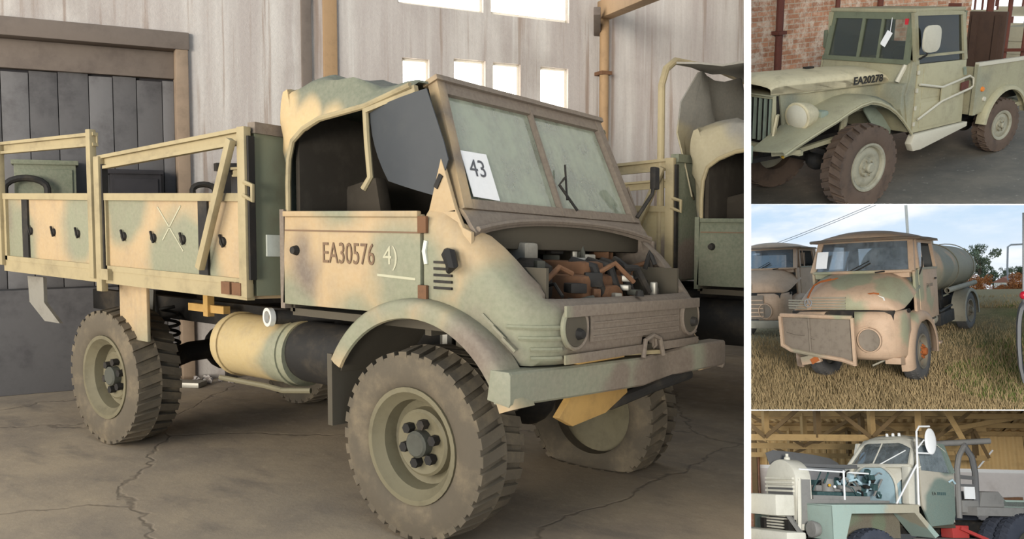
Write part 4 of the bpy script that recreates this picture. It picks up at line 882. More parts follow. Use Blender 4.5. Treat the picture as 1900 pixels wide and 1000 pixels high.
for y0, y1 in ((FSd+.03, FSd+.10), (NS-.12, NS-.05), (.30, .335), (YC-.14, YC-.10)):
    t0 = 0.0
    fr.hexa([(wb_[0]-.02, y0, wb_[1]), (wb_[0]-.02, y1, wb_[1]), (wb_[0]+.02, y1, wb_[1]), (wb_[0]+.02, y0, wb_[1]), (wt[0]-.02, lerp(y0, YC, .06), wt[1]), (wt[0]-.02, lerp(y1, YC, .06), wt[1]), (wt[0]+.02, lerp(y1, YC, .06), wt[1]), (wt[0]+.02, lerp(y0, YC, .06), wt[1])])
fr.bb(wb_[0]-.03, wb_[0]+.03, FSd+.03, NS-.05, wb_[1]-.02, wb_[1]+.035).bb(wt[0]-.03, wt[0]+.03, FSd+.07, NS-.09, wt[1]-.10, wt[1]+.02)
wf = B(fr, 'windscreen_frame', 'green_frame')
B(MB().hexa([(wb_[0]-.004, FSd+.06, wb_[1]), (wb_[0]-.004, NS-.1, wb_[1]), (wb_[0]+.004, NS-.1, wb_[1]), (wb_[0]+.004, FSd+.06, wb_[1]), (wt[0]-.004, FSd+.1, wt[1]-.05), (wt[0]-.004, NS-.14, wt[1]-.05), (wt[0]+.004, NS-.14, wt[1]-.05), (wt[0]+.004, FSd+.1, wt[1]-.05)]), 'windscreen_pane', 'cab_glass', wf, sm=0)
B(MB().bb(-1.70, -.76, FSd+.05, NS-.05, 2.10, 2.15), 'cab_roof', 'pickup_paint', bv=.02)
B(MB().bb(-1.66, -1.64, NS-.3, NS-.1, 2.14, 2.19), 'roof_lamp', 'rust_pipe')
B(MB().bb(-1.80, -1.74, FSd+.03, NS-.03, .66, 1.5), 'cab_back', 'pickup_paint')
fr = MB(); fr.bb(-1.74, -1.70, FSd+.06, FSd+.14, 1.5, 2.1).bb(-1.74, -1.70, NS-.14, NS-.06, 1.5, 2.1).bb(-1.74, -1.70, YC-.25, YC-.2, 1.5, 2.1)
B(fr, 'rear_window_frame', 'green_frame')
B(MB().bb(-1.7, -1.15, FSd+.1, NS-.1, 1.0, 1.2), 'seat', 'seat_cloth', bv=.04); B(MB().bb(-1.72, -1.6, FSd+.1, NS-.1, 1.15, 1.68), 'seat_back', 'seat_cloth', bv=.03)
B(MB().tube([(-1.02+.06*math.sin(a), .47+.19*math.cos(a), 1.52+.17*math.sin(a)) for a in np.linspace(0, 2*math.pi, 21)[:-1]], .014, 6, closed=True), 'steering_wheel', 'black_steel')
ta = B(MB().bar((-.74, .36, 1.70), (-.765, .44, 1.87), .085, .006, (1, 0, 0)), 'paper_tag', 'paper'); ta['label'] = 'white paper tag hung on the windscreen'
B(MB().bar((-.765, .44, 1.87), (-.77, .45, 2.04), .008, .005, (1, 0, 0)), 'tag_string', 'paper', ta)
B(MB().bb(-.79, -.755, .655, .70, 1.96, 2.03), 'red_tag', 'red_tape')
mr = B(MB().prism([(-.93+.16*math.copysign(abs(math.cos(a))**.6, math.cos(a)), 1.79+.165*math.copysign(abs(math.sin(a))**.6, math.sin(a))) for a in np.linspace(0, 2*math.pi, 25)[:-1]], 1, .915, .945), 'wing_mirror', 'mirror_back', bv=.01)
B(MB().tube([(-.82, .86, 1.55), (-.86, .93, 1.60), (-.9, .93, 1.68)], .014, 6), 'mirror_arm', 'black_steel', mr)
m2 = B(MB().bb(-.86, -.80, FSd-.10, FSd-.02, 1.62, 1.86), 'far_mirror', 'green_frame', bv=.02); B(MB().tube([(-.82, FSd-.06, 1.62), (-.78, FSd+.0, 1.52)], .012, 6), 'mirror_arm', 'black_steel', m2)
B(MB().tube([(-.74, .76, 1.52), (-.66, .70, 1.28)], .03, 8), 'screen_stay', 'mirror_back')
# cargo box
BY, BF = .91, mir(.91)
B(MB().bb(-3.55, -1.93, BF, BY, .72, .78), 'box_floor', 'pickup_paint')
for y in (BY, BF):
    poly = [(-1.92, .74), (-2.06, .74)]+[(-2.56-.48*math.cos(a), .52+.62*math.sin(a)) for a in np.linspace(math.radians(20), math.radians(160), 15)][::1]
    poly = [(-1.92, .74), (-1.92, 1.39), (-3.55, 1.40), (-3.55, .74), (-3.05, .74)]+[(-2.56+.50*math.cos(a), .50+.56*math.sin(a)) for a in np.linspace(math.radians(155), math.radians(25), 15)]+[(-2.08, .74)]
    B(MB().prism(poly, 1, y-.02, y+.02), 'box_side', 'pickup_paint')
    rows = [[(-2.56+r*math.cos(a), y+(e if y > 0 else -e), .50+r*1.12*math.sin(a)) for r, e in ((.50, -.05), (.51, .04), (.49, .10), (.45, .11), (.44, .08), (.47, .03), (.47, -.05))] for a in np.linspace(math.radians(165), math.radians(8), 20)]
    B(MB().loft(rows), 'rear_wing', 'door_paint', sm=50)
    B(MB().bar((-1.90, y, 1.40), (-3.56, y, 1.41), .07, .05), 'box_rail', 'mirror_back')
    B(MB().bb(-1.95, -1.89, y-.03, y+.03, .72, 1.4), 'box_post', 'pickup_paint')
B(MB().bb(-1.97, -1.92, BF, BY, .74, 1.36), 'box_front', 'pickup_paint')
rf = B(MB().lathe([(.001, 0), (.035, 0), (.03, .02), (.001, .022)], (-2.04, BY+.02, 1.06), (0, 1, 0), 14), 'reflector', 'orange_lens'); rf['label'] = 'orange round reflector'
B(MB().lathe([(.001, 0), (.035, 0), (.03, .02), (.001, .022)], (-2.10, BY+.02, .92), (0, 1, 0), 14), 'filler_cap', 'mirror_back')
CUR['warp'] = None
a_, b_ = W1((-2.0, .55, 1.0)), W1((-2.3, -.5, 2.2))
bd = root('plywood_board', 'dark brown board standing upright in the pickup box behind the cab', 'board', (-3.0, .24, .74))
MB().bb(-3.02, -2.98, -.02, .50, .74, 1.88).build('panel', 'brown_board', bd, bevel=.006)
for y in (.08, .40): MB().bb(-2.98, -2.95, y-.04, y+.04, .74, 1.84).build('batten', 'brown_board', bd)
tb = W1((-2.7, 0, .78)); o = MB().bb(-3.6, -3.06, -.3, .45, tb[2]+.01, tb[2]+.42).build('black_tarpaulin', 'black_steel', bevel=.08, smooth=60); tag(o, 'black covered load lying in the pickup box', 'tarpaulin')
finish_set([('L', 1392), ('B', 379), ('R', 2080)])
# ================================================================== FIELD WITH THE TANKER
start_set(V2, M2)
W2 = taper(1.09377, .88366, .96591, .05318, .04069)
PK, PG = rgb(172, 143, 118), rgb(138, 139, 112)
m_camo('tanker_paint', PK, [(PG, [(.55, .15, 1.75, .42), (.6, .8, 1.55, .35), (-.2, 1.1, 1.65, .3), (.25, -.6, 1.7, .3), (.9, 1.1, 1.0, .22), (1.2, .3, 1.35, .25), (-.8, 1.1, 1.3, .22), (.3, 1.1, 1.2, .2)]), (rgb(128, 120, 100), [(1.25, -.4, .9, .4)])], amt=.4, wob=.3, dirt=rgb(112, 92, 74), edge=.07)
m_camo('tank_paint', rgb(136, 128, 106), [(rgb(172, 140, 108), [(-2.2, .8, 2.1, .38), (-3.4, .9, 2.0, .35), (-4.6, .9, 1.9, .3)]), (rgb(112, 112, 96), [(-2.9, .8, 1.7, .4)])], amt=.45, wob=.3, edge=.1, streak=.3)
m_paint('grille_mesh', rgb(116, 106, 94), .8, dirt=rgb(84, 74, 64), amt=.6, sc=9); m_paint('orange_rust', rgb(150, 84, 42), .85, dirt=rgb(104, 62, 38), amt=.6, sc=10)
m_paint('weathered_grey', rgb(140, 134, 118), .7, dirt=rgb(100, 92, 78), amt=.5); m_paint('visor_rim', rgb(104, 92, 78), .7, dirt=rgb(128, 72, 44), amt=.4)
m_paint('road_tyre', rgb(84, 82, 80), .9, dirt=rgb(112, 106, 98), amt=.5); m_paint('truck_rim', rgb(112, 106, 92), .7, dirt=rgb(136, 92, 60), amt=.6, sc=14)
m_paint('cab_inside', rgb(70, 72, 72), .9, amt=.3); m_paint('pole_white', rgb(206, 206, 200), .5, amt=.2); m_paint('cable', rgb(96, 104, 112), .6, amt=.0); m_paint('galvanised', rgb(138, 140, 142), .5, amt=.3)
m_paint('red_lens', rgb(168, 26, 44), .3, amt=.1); m_paint('bark', rgb(92, 80, 68), .9, amt=.4); m_paint('leaf_grey', rgb(104, 112, 90), .8, dirt=rgb(70, 80, 62), amt=.7, sc=.9, bump=0); m_paint('leaf_dark', rgb(78, 90, 66), .8, dirt=rgb(98, 102, 80), amt=.6, sc=.9, bump=0)
m_paint('leaf_rust', rgb(158, 100, 56), .8, dirt=rgb(112, 82, 54), amt=.6, sc=1.2, bump=0); m_paint('house_white', rgb(210, 208, 200), .8, amt=.2); m_paint('house_roof', rgb(140, 96, 80), .8, amt=.3)
m_paint('teal_canvas', rgb(92, 98, 94), .8, dirt=rgb(70, 74, 72), amt=.4); m_paint('old_wing', rgb(84, 84, 84), .6, dirt=rgb(62, 60, 58), amt=.4)
m_glass('screen_glass', tint=(.62, .68, .72), dust=.30, dustcol=rgb(142, 152, 160), gloss=.10)
t = NT('field'); n1 = t.noise(t.co, .45, 6, .65); n2 = t.noise(t.co, 3.2, 5, .7); n3 = t.noise(t.co, 40, 4, .75)
c = t.mix(t.map(n2, .35, .7), rgb(142, 123, 90), rgb(112, 99, 72))
gd = None
for (x, y, r) in ((-3.0, 2.2, 1.3), (-5.3, 1.6, .8), (-1.0, 3.0, 1.2), (1.0, 3.2, .9)):
    q = t.math('SUBTRACT', t.vm('DISTANCE', t.vm('MULTIPLY', t.co, (1, 1, 0)), (x, y, 0)), r); gd = q if gd is None else t.math('MINIMUM', gd, q)
grass = t.map(t.math('ADD', gd, t.math('MULTIPLY', t.math('SUBTRACT', n1, .5), 3.5)), -.9, .7, 1, 0)
c = t.mix(t.math('MULTIPLY', grass, .9), c, rgb(78, 94, 44)); c = t.mix(t.math('MULTIPLY', t.map(n3, .35, .7), .5), c, rgb(186, 164, 116))
sx = t.n('ShaderNodeSeparateXYZ'); t.l(t.co, sx.inputs[0])
c = t.mix(t.map(sx.outputs[0], -6.0, -6.8, 0, .8), c, rgb(168, 152, 118)); t.bsdf(c, .95, bump=n3, bstr=.8, bdist=.05, spec=.1); FIELD_COL = c
SL = .085
def ground_right(x): return -.03-SL*x if x > XC else (-.03-SL*XC)-.119*(XC-x)
def ground_left(x): return 0.0 if x > -3.5 else .155*(x+3.5) if x > -6.5 else -.465 if x > -14 else -.465+.119*(x+14)
def gz(x, y):
    f = min(1, max(0, (y+4.2)/2.6)); f = f*f*(3-2*f)
    return lerp(ground_left(x), ground_right(x), f)+.02*noise.noise(Vector((x*.9, y*.9, 0)))
XC = -8.0
xs = [-260, -200, -150, -110, -80, -60, -45, -32, -24, -18]+list(np.arange(-14, 7.01, .35)); ys = [-110, -80, -60, -45, -34, -25, -18, -12]+list(np.arange(-8, 9.01, .4))+[14, 25, 40]
rows = [[(x, y, gz(x, y)) for y in ys] for x in xs]
struct(MB().sheet(rows, (0, 0, -.3)).build('floor', 'field', smooth=60), 'dry grass field')
# blades of dry and green grass
def blades(name, label, mat, n, region, h0, h1, green):
    mb = MB(); rnd = random.Random(5 if green else 3); k = 0
    while k < n:
        u, v = rnd.uniform(1394, 1900), rnd.uniform(545, 764) if not green else rnd.uniform(560, 764)
        p = V2.on(u, v, 2, 0.0); x, y = p[0], p[1]
        for _ in range(4):
            d = V2.ray(u, v); zz = gz(x, y); q = V2.C+d*((zz-V2.C[2])/d[2]); x, y = q[0], q[1]
        if x < -8.2 or x > 7: k += 1; continue
        if green and not (y > 1.3+.5*math.sin(x*1.3) and x < 3 and noise.noise(Vector((x*.6, y*.6, 2))) > -.15): k += 1; continue
        a = rnd.uniform(0, 6.28); h = rnd.uniform(h0, h1)*(1 if x > -5 else .5); w = .006+.0006*abs(15-x)*.35; lx, ly = rnd.uniform(-.6, .6)*h, rnd.uniform(-.6, .6)*h
        mb.add([(x-w*math.cos(a), y-w*math.sin(a), zz-.02), (x+w*math.cos(a), y+w*math.sin(a), zz-.02), (x+lx, y+ly, zz+h)], [(0, 1, 2)]); k += 1
    o = mb.build(name, mat, smooth=0); tag(o, label, 'grass', kind='stuff')
m_paint('straw', rgb(166, 144, 106), .9, dirt=rgb(118, 102, 72), amt=.8, sc=1.6, bump=0); m_paint('green_blade', rgb(96, 112, 52), .9, dirt=rgb(128, 122, 66), amt=.6, sc=1.5, bump=0)
blades('dry_grass', 'straw coloured dry grass covering the field', 'straw', 26000, None, .04, .13, False)
blades('green_grass', 'green grass patches beside the tanker', 'green_blade', 16000, None, .04, .11, True)
YT = .12; mt = lambda y: 2*YT-y
def bonnet_truck(T, label, near):
    dx, dy, dz = T
    wl2 = (lambda p: W2(p)) if near else (lambda p: W2(p)+Vector((dx, dy, dz)))
    CUR['warp'] = wl2; b0 = wl2((-1.5, YT, 0))
    R0 = root('tanker_truck' if near else 'bonnet_truck', label, 'truck', (b0.x, b0.y, b0.z))
    B = lambda mb, n, m, par=R0, bv=0, sm=35: mb.build(n, m, par, bevel=bv, smooth=sm)
    TP = 'tanker_paint'
    wheel(R0, (-.10, 1.10, .475), 1, .50, .26, .29, 'road_tyre', 'truck_rim', 'truck', lugs=40, lugh=.012, hubmat='orange_rust')
    wheel(R0, (-.10, mt(1.10), .475), -1, .50, .26, .29, 'road_tyre', 'truck_rim', 'truck', lugs=40, lugh=.012)
    B(MB().tube([(-.1, mt(.9), .47), (-.1, .9, .47)], .07, 10), 'axle', 'black_steel')
    # bonnet
    rows = []
    SEC = [(-.16, .98, 1.60, 1.90, .0), (.15, .98, 1.50, 1.875, .0), (.5, .965, 1.38, 1.79, 0), (.8, .94, 1.30, 1.66, 0), (.98, .91, 1.285, 1.56, 0), (1.06, .88, 1.28, 1.47, 0), (1.085, .86, 1.275, 1.36, 0), (1.075, .84, 1.27, 1.30, 0)]
    for (x, hw, zb, zt, _) in SEC:
        r = []
        for f in np.linspace(-1, 1, 25):
            c_ = abs(f)**4.2; bow = -.16*(f*f)*max(0, (x-.3)/.8)
            r.append((x+bow, YT+hw*f, lerp(zt, zb, c_)))
        rows.append(r)
    hd = B(MB().sheet(rows, (-.01, 0, -.015)), 'bonnet', TP, sm=60)
    for (y0, y1, n_) in ((-.36, .24, 5), (-.86, -.46, 4)):
        for i in range(n_):
            z = 1.31+i*.043; x = interp(z, [(1.30, 1.10), (1.36, 1.105), (1.47, 1.08), (1.56, 1.0)])+.006; bw = lambda y: -.16*((y-YT)/.86)**2
            B(MB().tube([(x+bw(y), y, z) for y in np.linspace(y0, y1, 5)], .014, 6), 'louvre_bar', 'weathered_grey', hd)
    em = B(MB().lathe([(.058, 0), (.07, 0), (.07, .015), (.058, .015)], (1.075, -.41, 1.40), (1, -.05, .15), 24, closed=True), 'badge_ring', 'galvanised', hd)
    for a in (90, 210, 330):
        a = math.radians(a); B(MB().bar((1.085, -.41, 1.40), (1.085, -.41+.062*math.cos(a), 1.40+.062*math.sin(a)), .014, .012), 'badge_spoke', 'galvanised', em)
    if near:
        for i, (pts, r) in enumerate((([(.55, -.22, 1.775), (.68, -.36, 1.735), (.8, -.42, 1.68), (.95, -.42, 1.585), (1.06, -.42, 1.49)], .016), ([(.50, -.12, 1.785), (.62, -.20, 1.76), (.7, -.34, 1.73)], .012))):
            B(MB().tube(pts, r, 6), 'rust_streak', 'orange_rust', hd)
        B(MB().tube([(.93, .50, 1.48), (.945, .56, 1.53), (.94, .66, 1.545), (.92, .74, 1.53)], .014, 6).tube([(.97, .52, 1.42), (.95, .62, 1.44)], .01, 6), 'bare_patch', 'orange_rust', hd)
        B(MB().tube([(.925, .62, 1.50), (.915, .72, 1.49), (.90, .80, 1.46), (.93, .82, 1.42)], .02, 6), 'scraped_paint', 'pole_white', hd)
    # front under the bonnet: rounded wing fronts with lamp cavities, a solid block coloured black for the shade behind
    B(MB().bb(.55, 1.02, YT-.86, YT+.86, .70, 1.27), 'mouth_shade_block', 'black_steel')
    for s_ in (1, -1):
        Y = lambda y: y if s_ > 0 else mt(y)
        pl = [(1.16, .40), (1.165, .5), (1.165, .62), (1.15, .74), (1.12, .85), (1.06, .95), (.97, 1.03), (.86, 1.08), (.72, 1.10), (.55, 1.11)]
        rows = []
        for (x, y) in pl:
            rows.append([(x-.10, Y(y-.02), .50), (x-.02, Y(y), .56), (x, Y(y), .68), (x+.005, Y(y), .9), (x, Y(y), 1.10), (x-.03, Y(y-.01), 1.20), (x-.09, Y(y-.03), 1.255), (x-.14, Y(y-.05), 1.26)])
        wg_ = B(MB().sheet(rows, (-.015, -.01*s_, 0)), 'front_wing', TP, sm=60)
        rb = B(MB().lathe([(.168, -.01), (.195, -.01), (.19, .045), (.172, .05)], (1.172 if s_ > 0 or not near else 1.11, Y(.63), .83), (1, .06*s_, 0), 28, closed=True), 'lamp_ring', TP, wg_)
        B(MB().lathe([(.001, .010), (.11, .012), (.165, .026), (.168, .03), (.12, .016), (.001, .014)], (1.168 if s_ > 0 or not near else 1.106, Y(.63), .83), (1, .06*s_, 0), 26), 'lamp_cavity', 'grille_mesh', wg_)
        B(MB().tube([(1.165, Y(.45), 1.02), (1.17, Y(.6), 1.05), (1.15, Y(.74), 1.0), (1.13, Y(.82), .88)], .012, 6), 'wing_crease', TP, wg_)
        # wheel arch
        rows = []
        for a in np.linspace(math.radians(190), math.radians(-14), 30):
            ca, sa = math.cos(a), math.sin(a)
            P = lambda q, y: (-.10+q*(1.0 if ca > 0 else 1.0)*ca*1.20, Y(y), .46+q*sa)
            rows.append([P(.74, .98), P(.735, 1.06), P(.71, 1.12), P(.65, 1.155), P(.58, 1.165), P(.56, 1.15), P(.60, 1.10), P(.68, .98)])
        B(MB().loft(rows), 'wheel_arch', TP, sm=60)
        B(MB().sheet([[(-.10+.66*math.cos(a)*1.2, Y(y), .46+.66*math.sin(a)) for y in (1.05, .6)] for a in np.linspace(math.radians(185), math.radians(-5), 14)], (0, 0, .015)), 'inner_arch', 'dark_inside')
        B(MB().lathe([(.001, 0), (.035, 0), (.03, .03), (.001, .03)], (.62, Y(1.10), 1.24), (.3, s_, 0), 10), 'side_lamp', 'black_steel')
    # the dented grille and bumper panel
    if near:
        gp = [(-.86, 1.20, .72), (-.70, 1.215, .64), (-.2, 1.25, .57), (.2, 1.27, .52), (.40, 1.275, .46)]
        fr_ = MB()
        top = [(x, y, 1.215-.03*(y+.86)/1.26) for y, x, z in gp]; bot = [(x, y, z) for y, x, z in gp]
        pn = B(MB().sheet([[(lerp(a[0], b[0], f)-.03, a[1], lerp(a[2], b[2], f)) for f in (0, .25, .5, .75, 1)] for a, b in zip(top, bot)], (-.015, 0, 0)), 'grille_panel', 'grille_mesh')
        B(MB().tube(top, .035, 8), 'grille_top_rail', TP, pn); B(MB().tube(bot, .035, 8), 'grille_bottom_rail', TP, pn)
        B(MB().bar((1.28, .41, 1.18), (1.285, .41, .44), .05, .05, (1, 0, 0)), 'grille_end_bar', TP, pn); B(MB().bar((1.20, -.87, 1.2), (1.2, -.86, .7), .05, .05, (1, 0, 0)), 'grille_end_bar', TP, pn)
        for y in (-.35, .0): B(MB().bar((1.225, y, 1.17), (1.225, y, .6), .03, .02, (1, 0, 0)), 'grille_stay', 'grille_mesh', pn)
        for (y0, y1, z) in ((-.75, -.45, .92), (-.1, .25, .84), (-.35, -.28, .86)): B(MB().tube([(1.215, y0, z+.02), (1.225, (y0+y1)/2, z-.015), (1.22, y1, z-.03)], .01, 5), 'grille_dent', 'grille_mesh', pn)
        B(MB().box((1.2, -.36, .50), (.10, .34, .14), Matrix.Rotation(.2, 3, 'X')), 'number_bracket', TP, bv=.02); B(MB().box((1.255, -.28, .50), (.01, .14, .09), Matrix.Rotation(.5, 3, 'X')), 'rust_patch', 'orange_rust')
        B(MB().tube([(1.1, .62, .42), (.9, .85, .52)], .015, 6), 'step_rod', 'weathered_grey')
        B(MB().prism([(1.02, .44), (.62, .36), (.62, .56), (1.02, .54)], 1, .80, 1.05), 'wing_apron', TP, bv=.01)
    else:
        pn = B(MB().bb(1.17, 1.2, -.36, .60, .62, 1.22), 'grille_panel', 'grille_mesh', bv=.01)
        for i in range(5): B(MB().bar((1.205, -.34, .7+i*.1), (1.205, .58, .7+i*.1), .02, .03), 'grille_bar', TP, pn)
        B(MB().bb(1.16, 1.28, mt(1.1), 1.1, .40, .60), 'front_bumper', 'weathered_grey', bv=.04)
    # cab
    B(MB().bb(-1.24, -.02, mt(1.03), 1.03, .92, .98), 'cab_floor', 'dark_inside')
    for s_ in (1, -1):
        Y = lambda y: y if s_ > 0 else mt(y)
        B(MB().prism([(.05, 1.0), (.05, 1.86), (-.14, 1.90), (-.14, .98)], 1, Y(1.03), Y(1.08)), 'cowl_side', TP, bv=.01)
        d = B(MB().prism([(-.15, .98), (-1.24, .98), (-1.26, 1.90), (-.15, 1.90)], 1, Y(1.04), Y(1.09)), 'door', TP, bv=.012)
        fr = MB(); fr.bar((-.17, Y(1.07), 1.9), (-.30, Y(1.0), 2.40), .07, .06, (0, 1, 0)).bar((-1.24, Y(1.07), 1.9), (-1.22, Y(1.0), 2.40), .07, .06, (0, 1, 0)).bar((-.30, Y(1.0), 2.39), (-1.22, Y(1.0), 2.39), .06, .06).bar((-.52, Y(1.06), 1.9), (-.54, Y(1.0), 2.38), .03, .03, (0, 1, 0))
        B(fr, 'window_frame', TP, d)
        B(MB().bar((-.16, Y(1.09), 1.90), (-1.26, Y(1.09), 1.90), .03, .04), 'door_ledge', 'weathered_grey', d)
        if s_ > 0 and near:
            text_mesh('EA', lambda a, b, dd_: (-.56-a, 1.0905+dd_, 1.55+b), .11, 'stencil_letters', 'stencil_black', d)
            for x in (-.74, -.80, -.86, -.92): B(MB().bb(x-.022, x+.018, 1.089, 1.093, 1.56, 1.62), 'faded_stencil', 'grille_mesh', d)
            B(MB().tube([(-.14, 1.10, 1.80), (-.15, 1.16, 1.95), (-.15, 1.16, 2.1)], .012, 6), 'mirror_arm', 'black_steel')
            B(MB().prism([(-.20, 1.91), (-.50, 1.91), (-.51, 2.36), (-.33, 2.36)], 1, 1.04, 1.046), 'vent_pane', 'screen_glass', d)
            B(MB().bar((-1.16, 1.10, 1.70), (-1.05, 1.11, 1.70), .02, .03), 'door_handle', 'black_steel', d)
    B(MB().bb(-1.26, -1.22, mt(1.02), 1.02, .98, 1.86), 'cab_back', 'cab_inside')
    fr = MB(); fr.bb(-1.26, -1.22, mt(1.0), mt(.76), 1.86, 2.42).bb(-1.26, -1.22, .76, 1.0, 1.86, 2.42).bb(-1.26, -1.22, mt(1.0), 1.0, 2.32, 2.45).bb(-1.26, -1.22, YT-.09, YT+.09, 1.86, 2.42).bb(-1.26, -1.22, YT+.42, YT+.47, 1.86, 2.42).bb(-1.26, -1.22, mt(1.0), 1.0, 1.84, 1.98)
    B(fr, 'rear_window_frame', 'cab_inside')
    yy = np.linspace(-.92, .92, 17)
    def wsx(f, t_): return lerp(.06, -.20, t_)+(.16*(1-abs(f)**3))
    hw = lambda t_: lerp(.98, .90, t_)
    B(MB().sheet([[(wsx(f/.92, t_)-.0, YT+f*hw(t_), lerp(1.87, 2.42, t_)) for t_ in (0, .5, 1)] for f in yy], (-.006, 0, 0)), 'windscreen_pane', 'screen_glass', sm=60)
    wr = MB()
    for t_ in (0, 1): wr.tube([(wsx(f/.92, t_)+.01, YT+f*hw(t_)*1.01, lerp(1.87, 2.42, t_)) for f in yy], .028, 8)
    for sg in (-1, 1): wr.bar((wsx(1, 0)+.0, YT+sg*.94*hw(0), 1.86), (wsx(1, 1)+.0, YT+sg*.94*hw(1), 2.43), .10, .08, (1, 0, 0))
    B(wr, 'windscreen_frame', TP)
    # roof with drip visor
    rows = []
    for x, e, z in ((.14, .0, 2.43), (.12, .6, 2.475), (.0, .85, 2.55), (-.3, .97, 2.61), (-.8, 1.0, 2.61), (-1.15, .95, 2.56), (-1.30, .8, 2.45)):
        r = []
        for f in np.linspace(-1, 1, 19):
            k_ = abs(f)**3; r.append((x-.26*k_*(1 if x > -.3 else .3 if x > -.9 else 0), YT+1.02*f, lerp(z, 2.43, k_**.8)))
        rows.append(r)
    rf = B(MB().sheet(rows, (0, 0, -.02)), 'cab_roof', TP, sm=60)
    B(MB().tube([(.15-.26*abs(f)**3, YT+1.03*f, 2.435) for f in np.linspace(-1, 1, 19)], .028, 8), 'visor', 'visor_rim', rf)
    for sg in (-1, 1): B(MB().tube([(-.11, YT+sg*1.03, 2.435), (-.6, YT+sg*1.035, 2.44), (-1.28, YT+sg*1.0, 2.44)], .022, 8), 'drip_rail', 'visor_rim', rf)
    wp_ = B(MB().tube([(.24, .02, 1.86), (.22, .18, 1.93), (.20, .36, 2.02)], .012, 6).tube([(.235, .0, 1.90), (.20, .34, 2.06)], .008, 6), 'wiper', 'black_steel')
    B(MB().tube([(.25, .45, 1.86), (.25, .62, 1.875)], .014, 6), 'wiper', 'black_steel')
    B(MB().bb(-1.15, -.7, mt(.9), .9, 1.25, 1.5), 'seat', 'seat_cloth', bv=.04); B(MB().bb(-1.2, -1.05, mt(.9), .9, 1.45, 1.95), 'seat_back', 'seat_cloth', bv=.04)
    B(MB().tube([(-.42+.1*math.sin(a), .58+.24*math.cos(a), 1.92+.18*math.sin(a)) for a in np.linspace(0, 2*math.pi, 21)[:-1]], .016, 6, closed=True), 'steering_wheel', 'black_steel')
    B(MB().bb(-.2, .0, mt(1.0), 1.0, 1.6, 1.84), 'dashboard', 'cab_inside', bv=.03)
    B(MB().bb(-.2, .10, mt(1.0), 1.0, 1.76, 1.87), 'scuttle', TP, bv=.02)
    if near: B(MB().hexa([(.16, -.70, 1.95), (.17, -.48, 1.95), (.174, -.48, 1.95), (.164, -.70, 1.95), (.04, -.70, 2.25), (.05, -.48, 2.25), (.054, -.48, 2.25), (.044, -.70, 2.25)]), 'paper_sheet', 'paper')
    # chassis and load
    ze = .30
    for y in (.48, mt(.48)): B(MB().hexa([(-5.2, y-.05, 1.02), (.9, y-.05, .72), (.9, y+.05, .72), (-5.2, y+.05, 1.02), (-5.2, y-.05, 1.22), (.9, y-.05, .92), (.9, y+.05, .92), (-5.2, y+.05, 1.22)]), 'frame_rail', 'black_steel')
    if near:
        for sg, y in ((1, 1.06), (-1, mt(1.06))): wheel(R0, (-3.66, y, .78), sg, .46, .27, .27, 'road_tyre', 'truck_rim', 'truck', lugs=40, lugh=.012)
        B(MB().tube([(-3.66, mt(.8), .78), (-3.66, .8, .78)], .08, 10), 'axle', 'black_steel')
        rings = []
        for x, k_ in ((-1.42, .02), (-1.44, .55), (-1.50, .9), (-1.60, 1.0), (-2.5, 1.0), (-3.6, .97), (-4.8, .92), (-5.0, .88), (-5.08, .6), (-5.1, .02)):
            rings.append([(x, YT+.80*k_*math.cos(a), lerp(1.86, 1.82, (-1.4-x)/3.7)+.60*k_*math.sin(a)) for a in np.linspace(0, 2*math.pi, 37)[:-1]])
        tk = B(MB().loft(rings), 'water_tank', 'tank_paint', sm=50)
        for x in (-2.2, -3.4, -4.6): B(MB().tube([(x, YT+.80*.985*math.cos(a), 1.845+.60*.985*math.sin(a)) for a in np.linspace(0, 2*math.pi, 33)[:-1]], .014, 5, closed=True), 'tank_band', 'tank_paint', tk)
        B(MB().lathe([(.01, 0), (.25, 0), (.25, .10), (.2, .13), (.01, .13)], (-3.2, YT, 2.43), (0, 0, 1), 18), 'manhole', 'tank_paint', tk)
        for x in (-2.0, -3.0, -4.5): B(MB().bb(x-.05, x+.05, mt(.6), .6, 1.1, 1.4), 'tank_cradle', 'black_steel', tk)
        pp = B(MB().lathe([(.062, 0), (.062, 2.14), (.05, 2.14), (.05, 0)], (-2.36, .94, 1.37), (-1, 0, .014), 16, closed=True), 'hose_tube', 'weathered_grey')
        for y0, y1 in ((.76, 1.10), (mt(1.10), mt(.76))):
            rows = [[(-3.66+r*1.12*math.cos(a), y, .78+r*math.sin(a)) for r, y in ((.54, y0), (.54, y1), (.50, y1+.01), (.46, y1), (.50, y1-.03), (.51, y0))] for a in np.linspace(math.radians(195), math.radians(-20), 22)]
            B(MB().loft(rows), 'rear_wing', 'weathered_grey', sm=50)
        B(MB().lathe([(.01, 0), (.11, 0), (.12, .02), (.12, .5), (.01, .52)], (-1.55, .72, .80), (-1, 0, .05), 18), 'air_tank', 'weathered_grey')
        B(MB().bb(-2.9, -1.95, .55, .9, .66, .92), 'battery_box', 'black_steel', bv=.02); B(MB().bb(-1.95, -1.6, .5, .85, 1.0, 1.22), 'pump', 'orange_rust', bv=.04)
        B(MB().tube([(-1.4, .9, 1.2), (-2.0, .86, .95), (-2.9, .84, 1.0)], .03, 8), 'pipe_run', 'black_steel'); B(MB().tube([(-2.0, .8, 1.42), (-2.3, .78, 1.0)], .025, 8), 'cradle_stay', 'black_steel')
        B(MB().bb(-1.15, -1.0, .95, 1.15, .46, .50).bar((-1.08, 1.05, .5), (-1.1, 1.0, .95), .03, .03), 'cab_step', TP)
        for x, y in ((-1.35, .8), (-1.7, .9)): pass
    else:
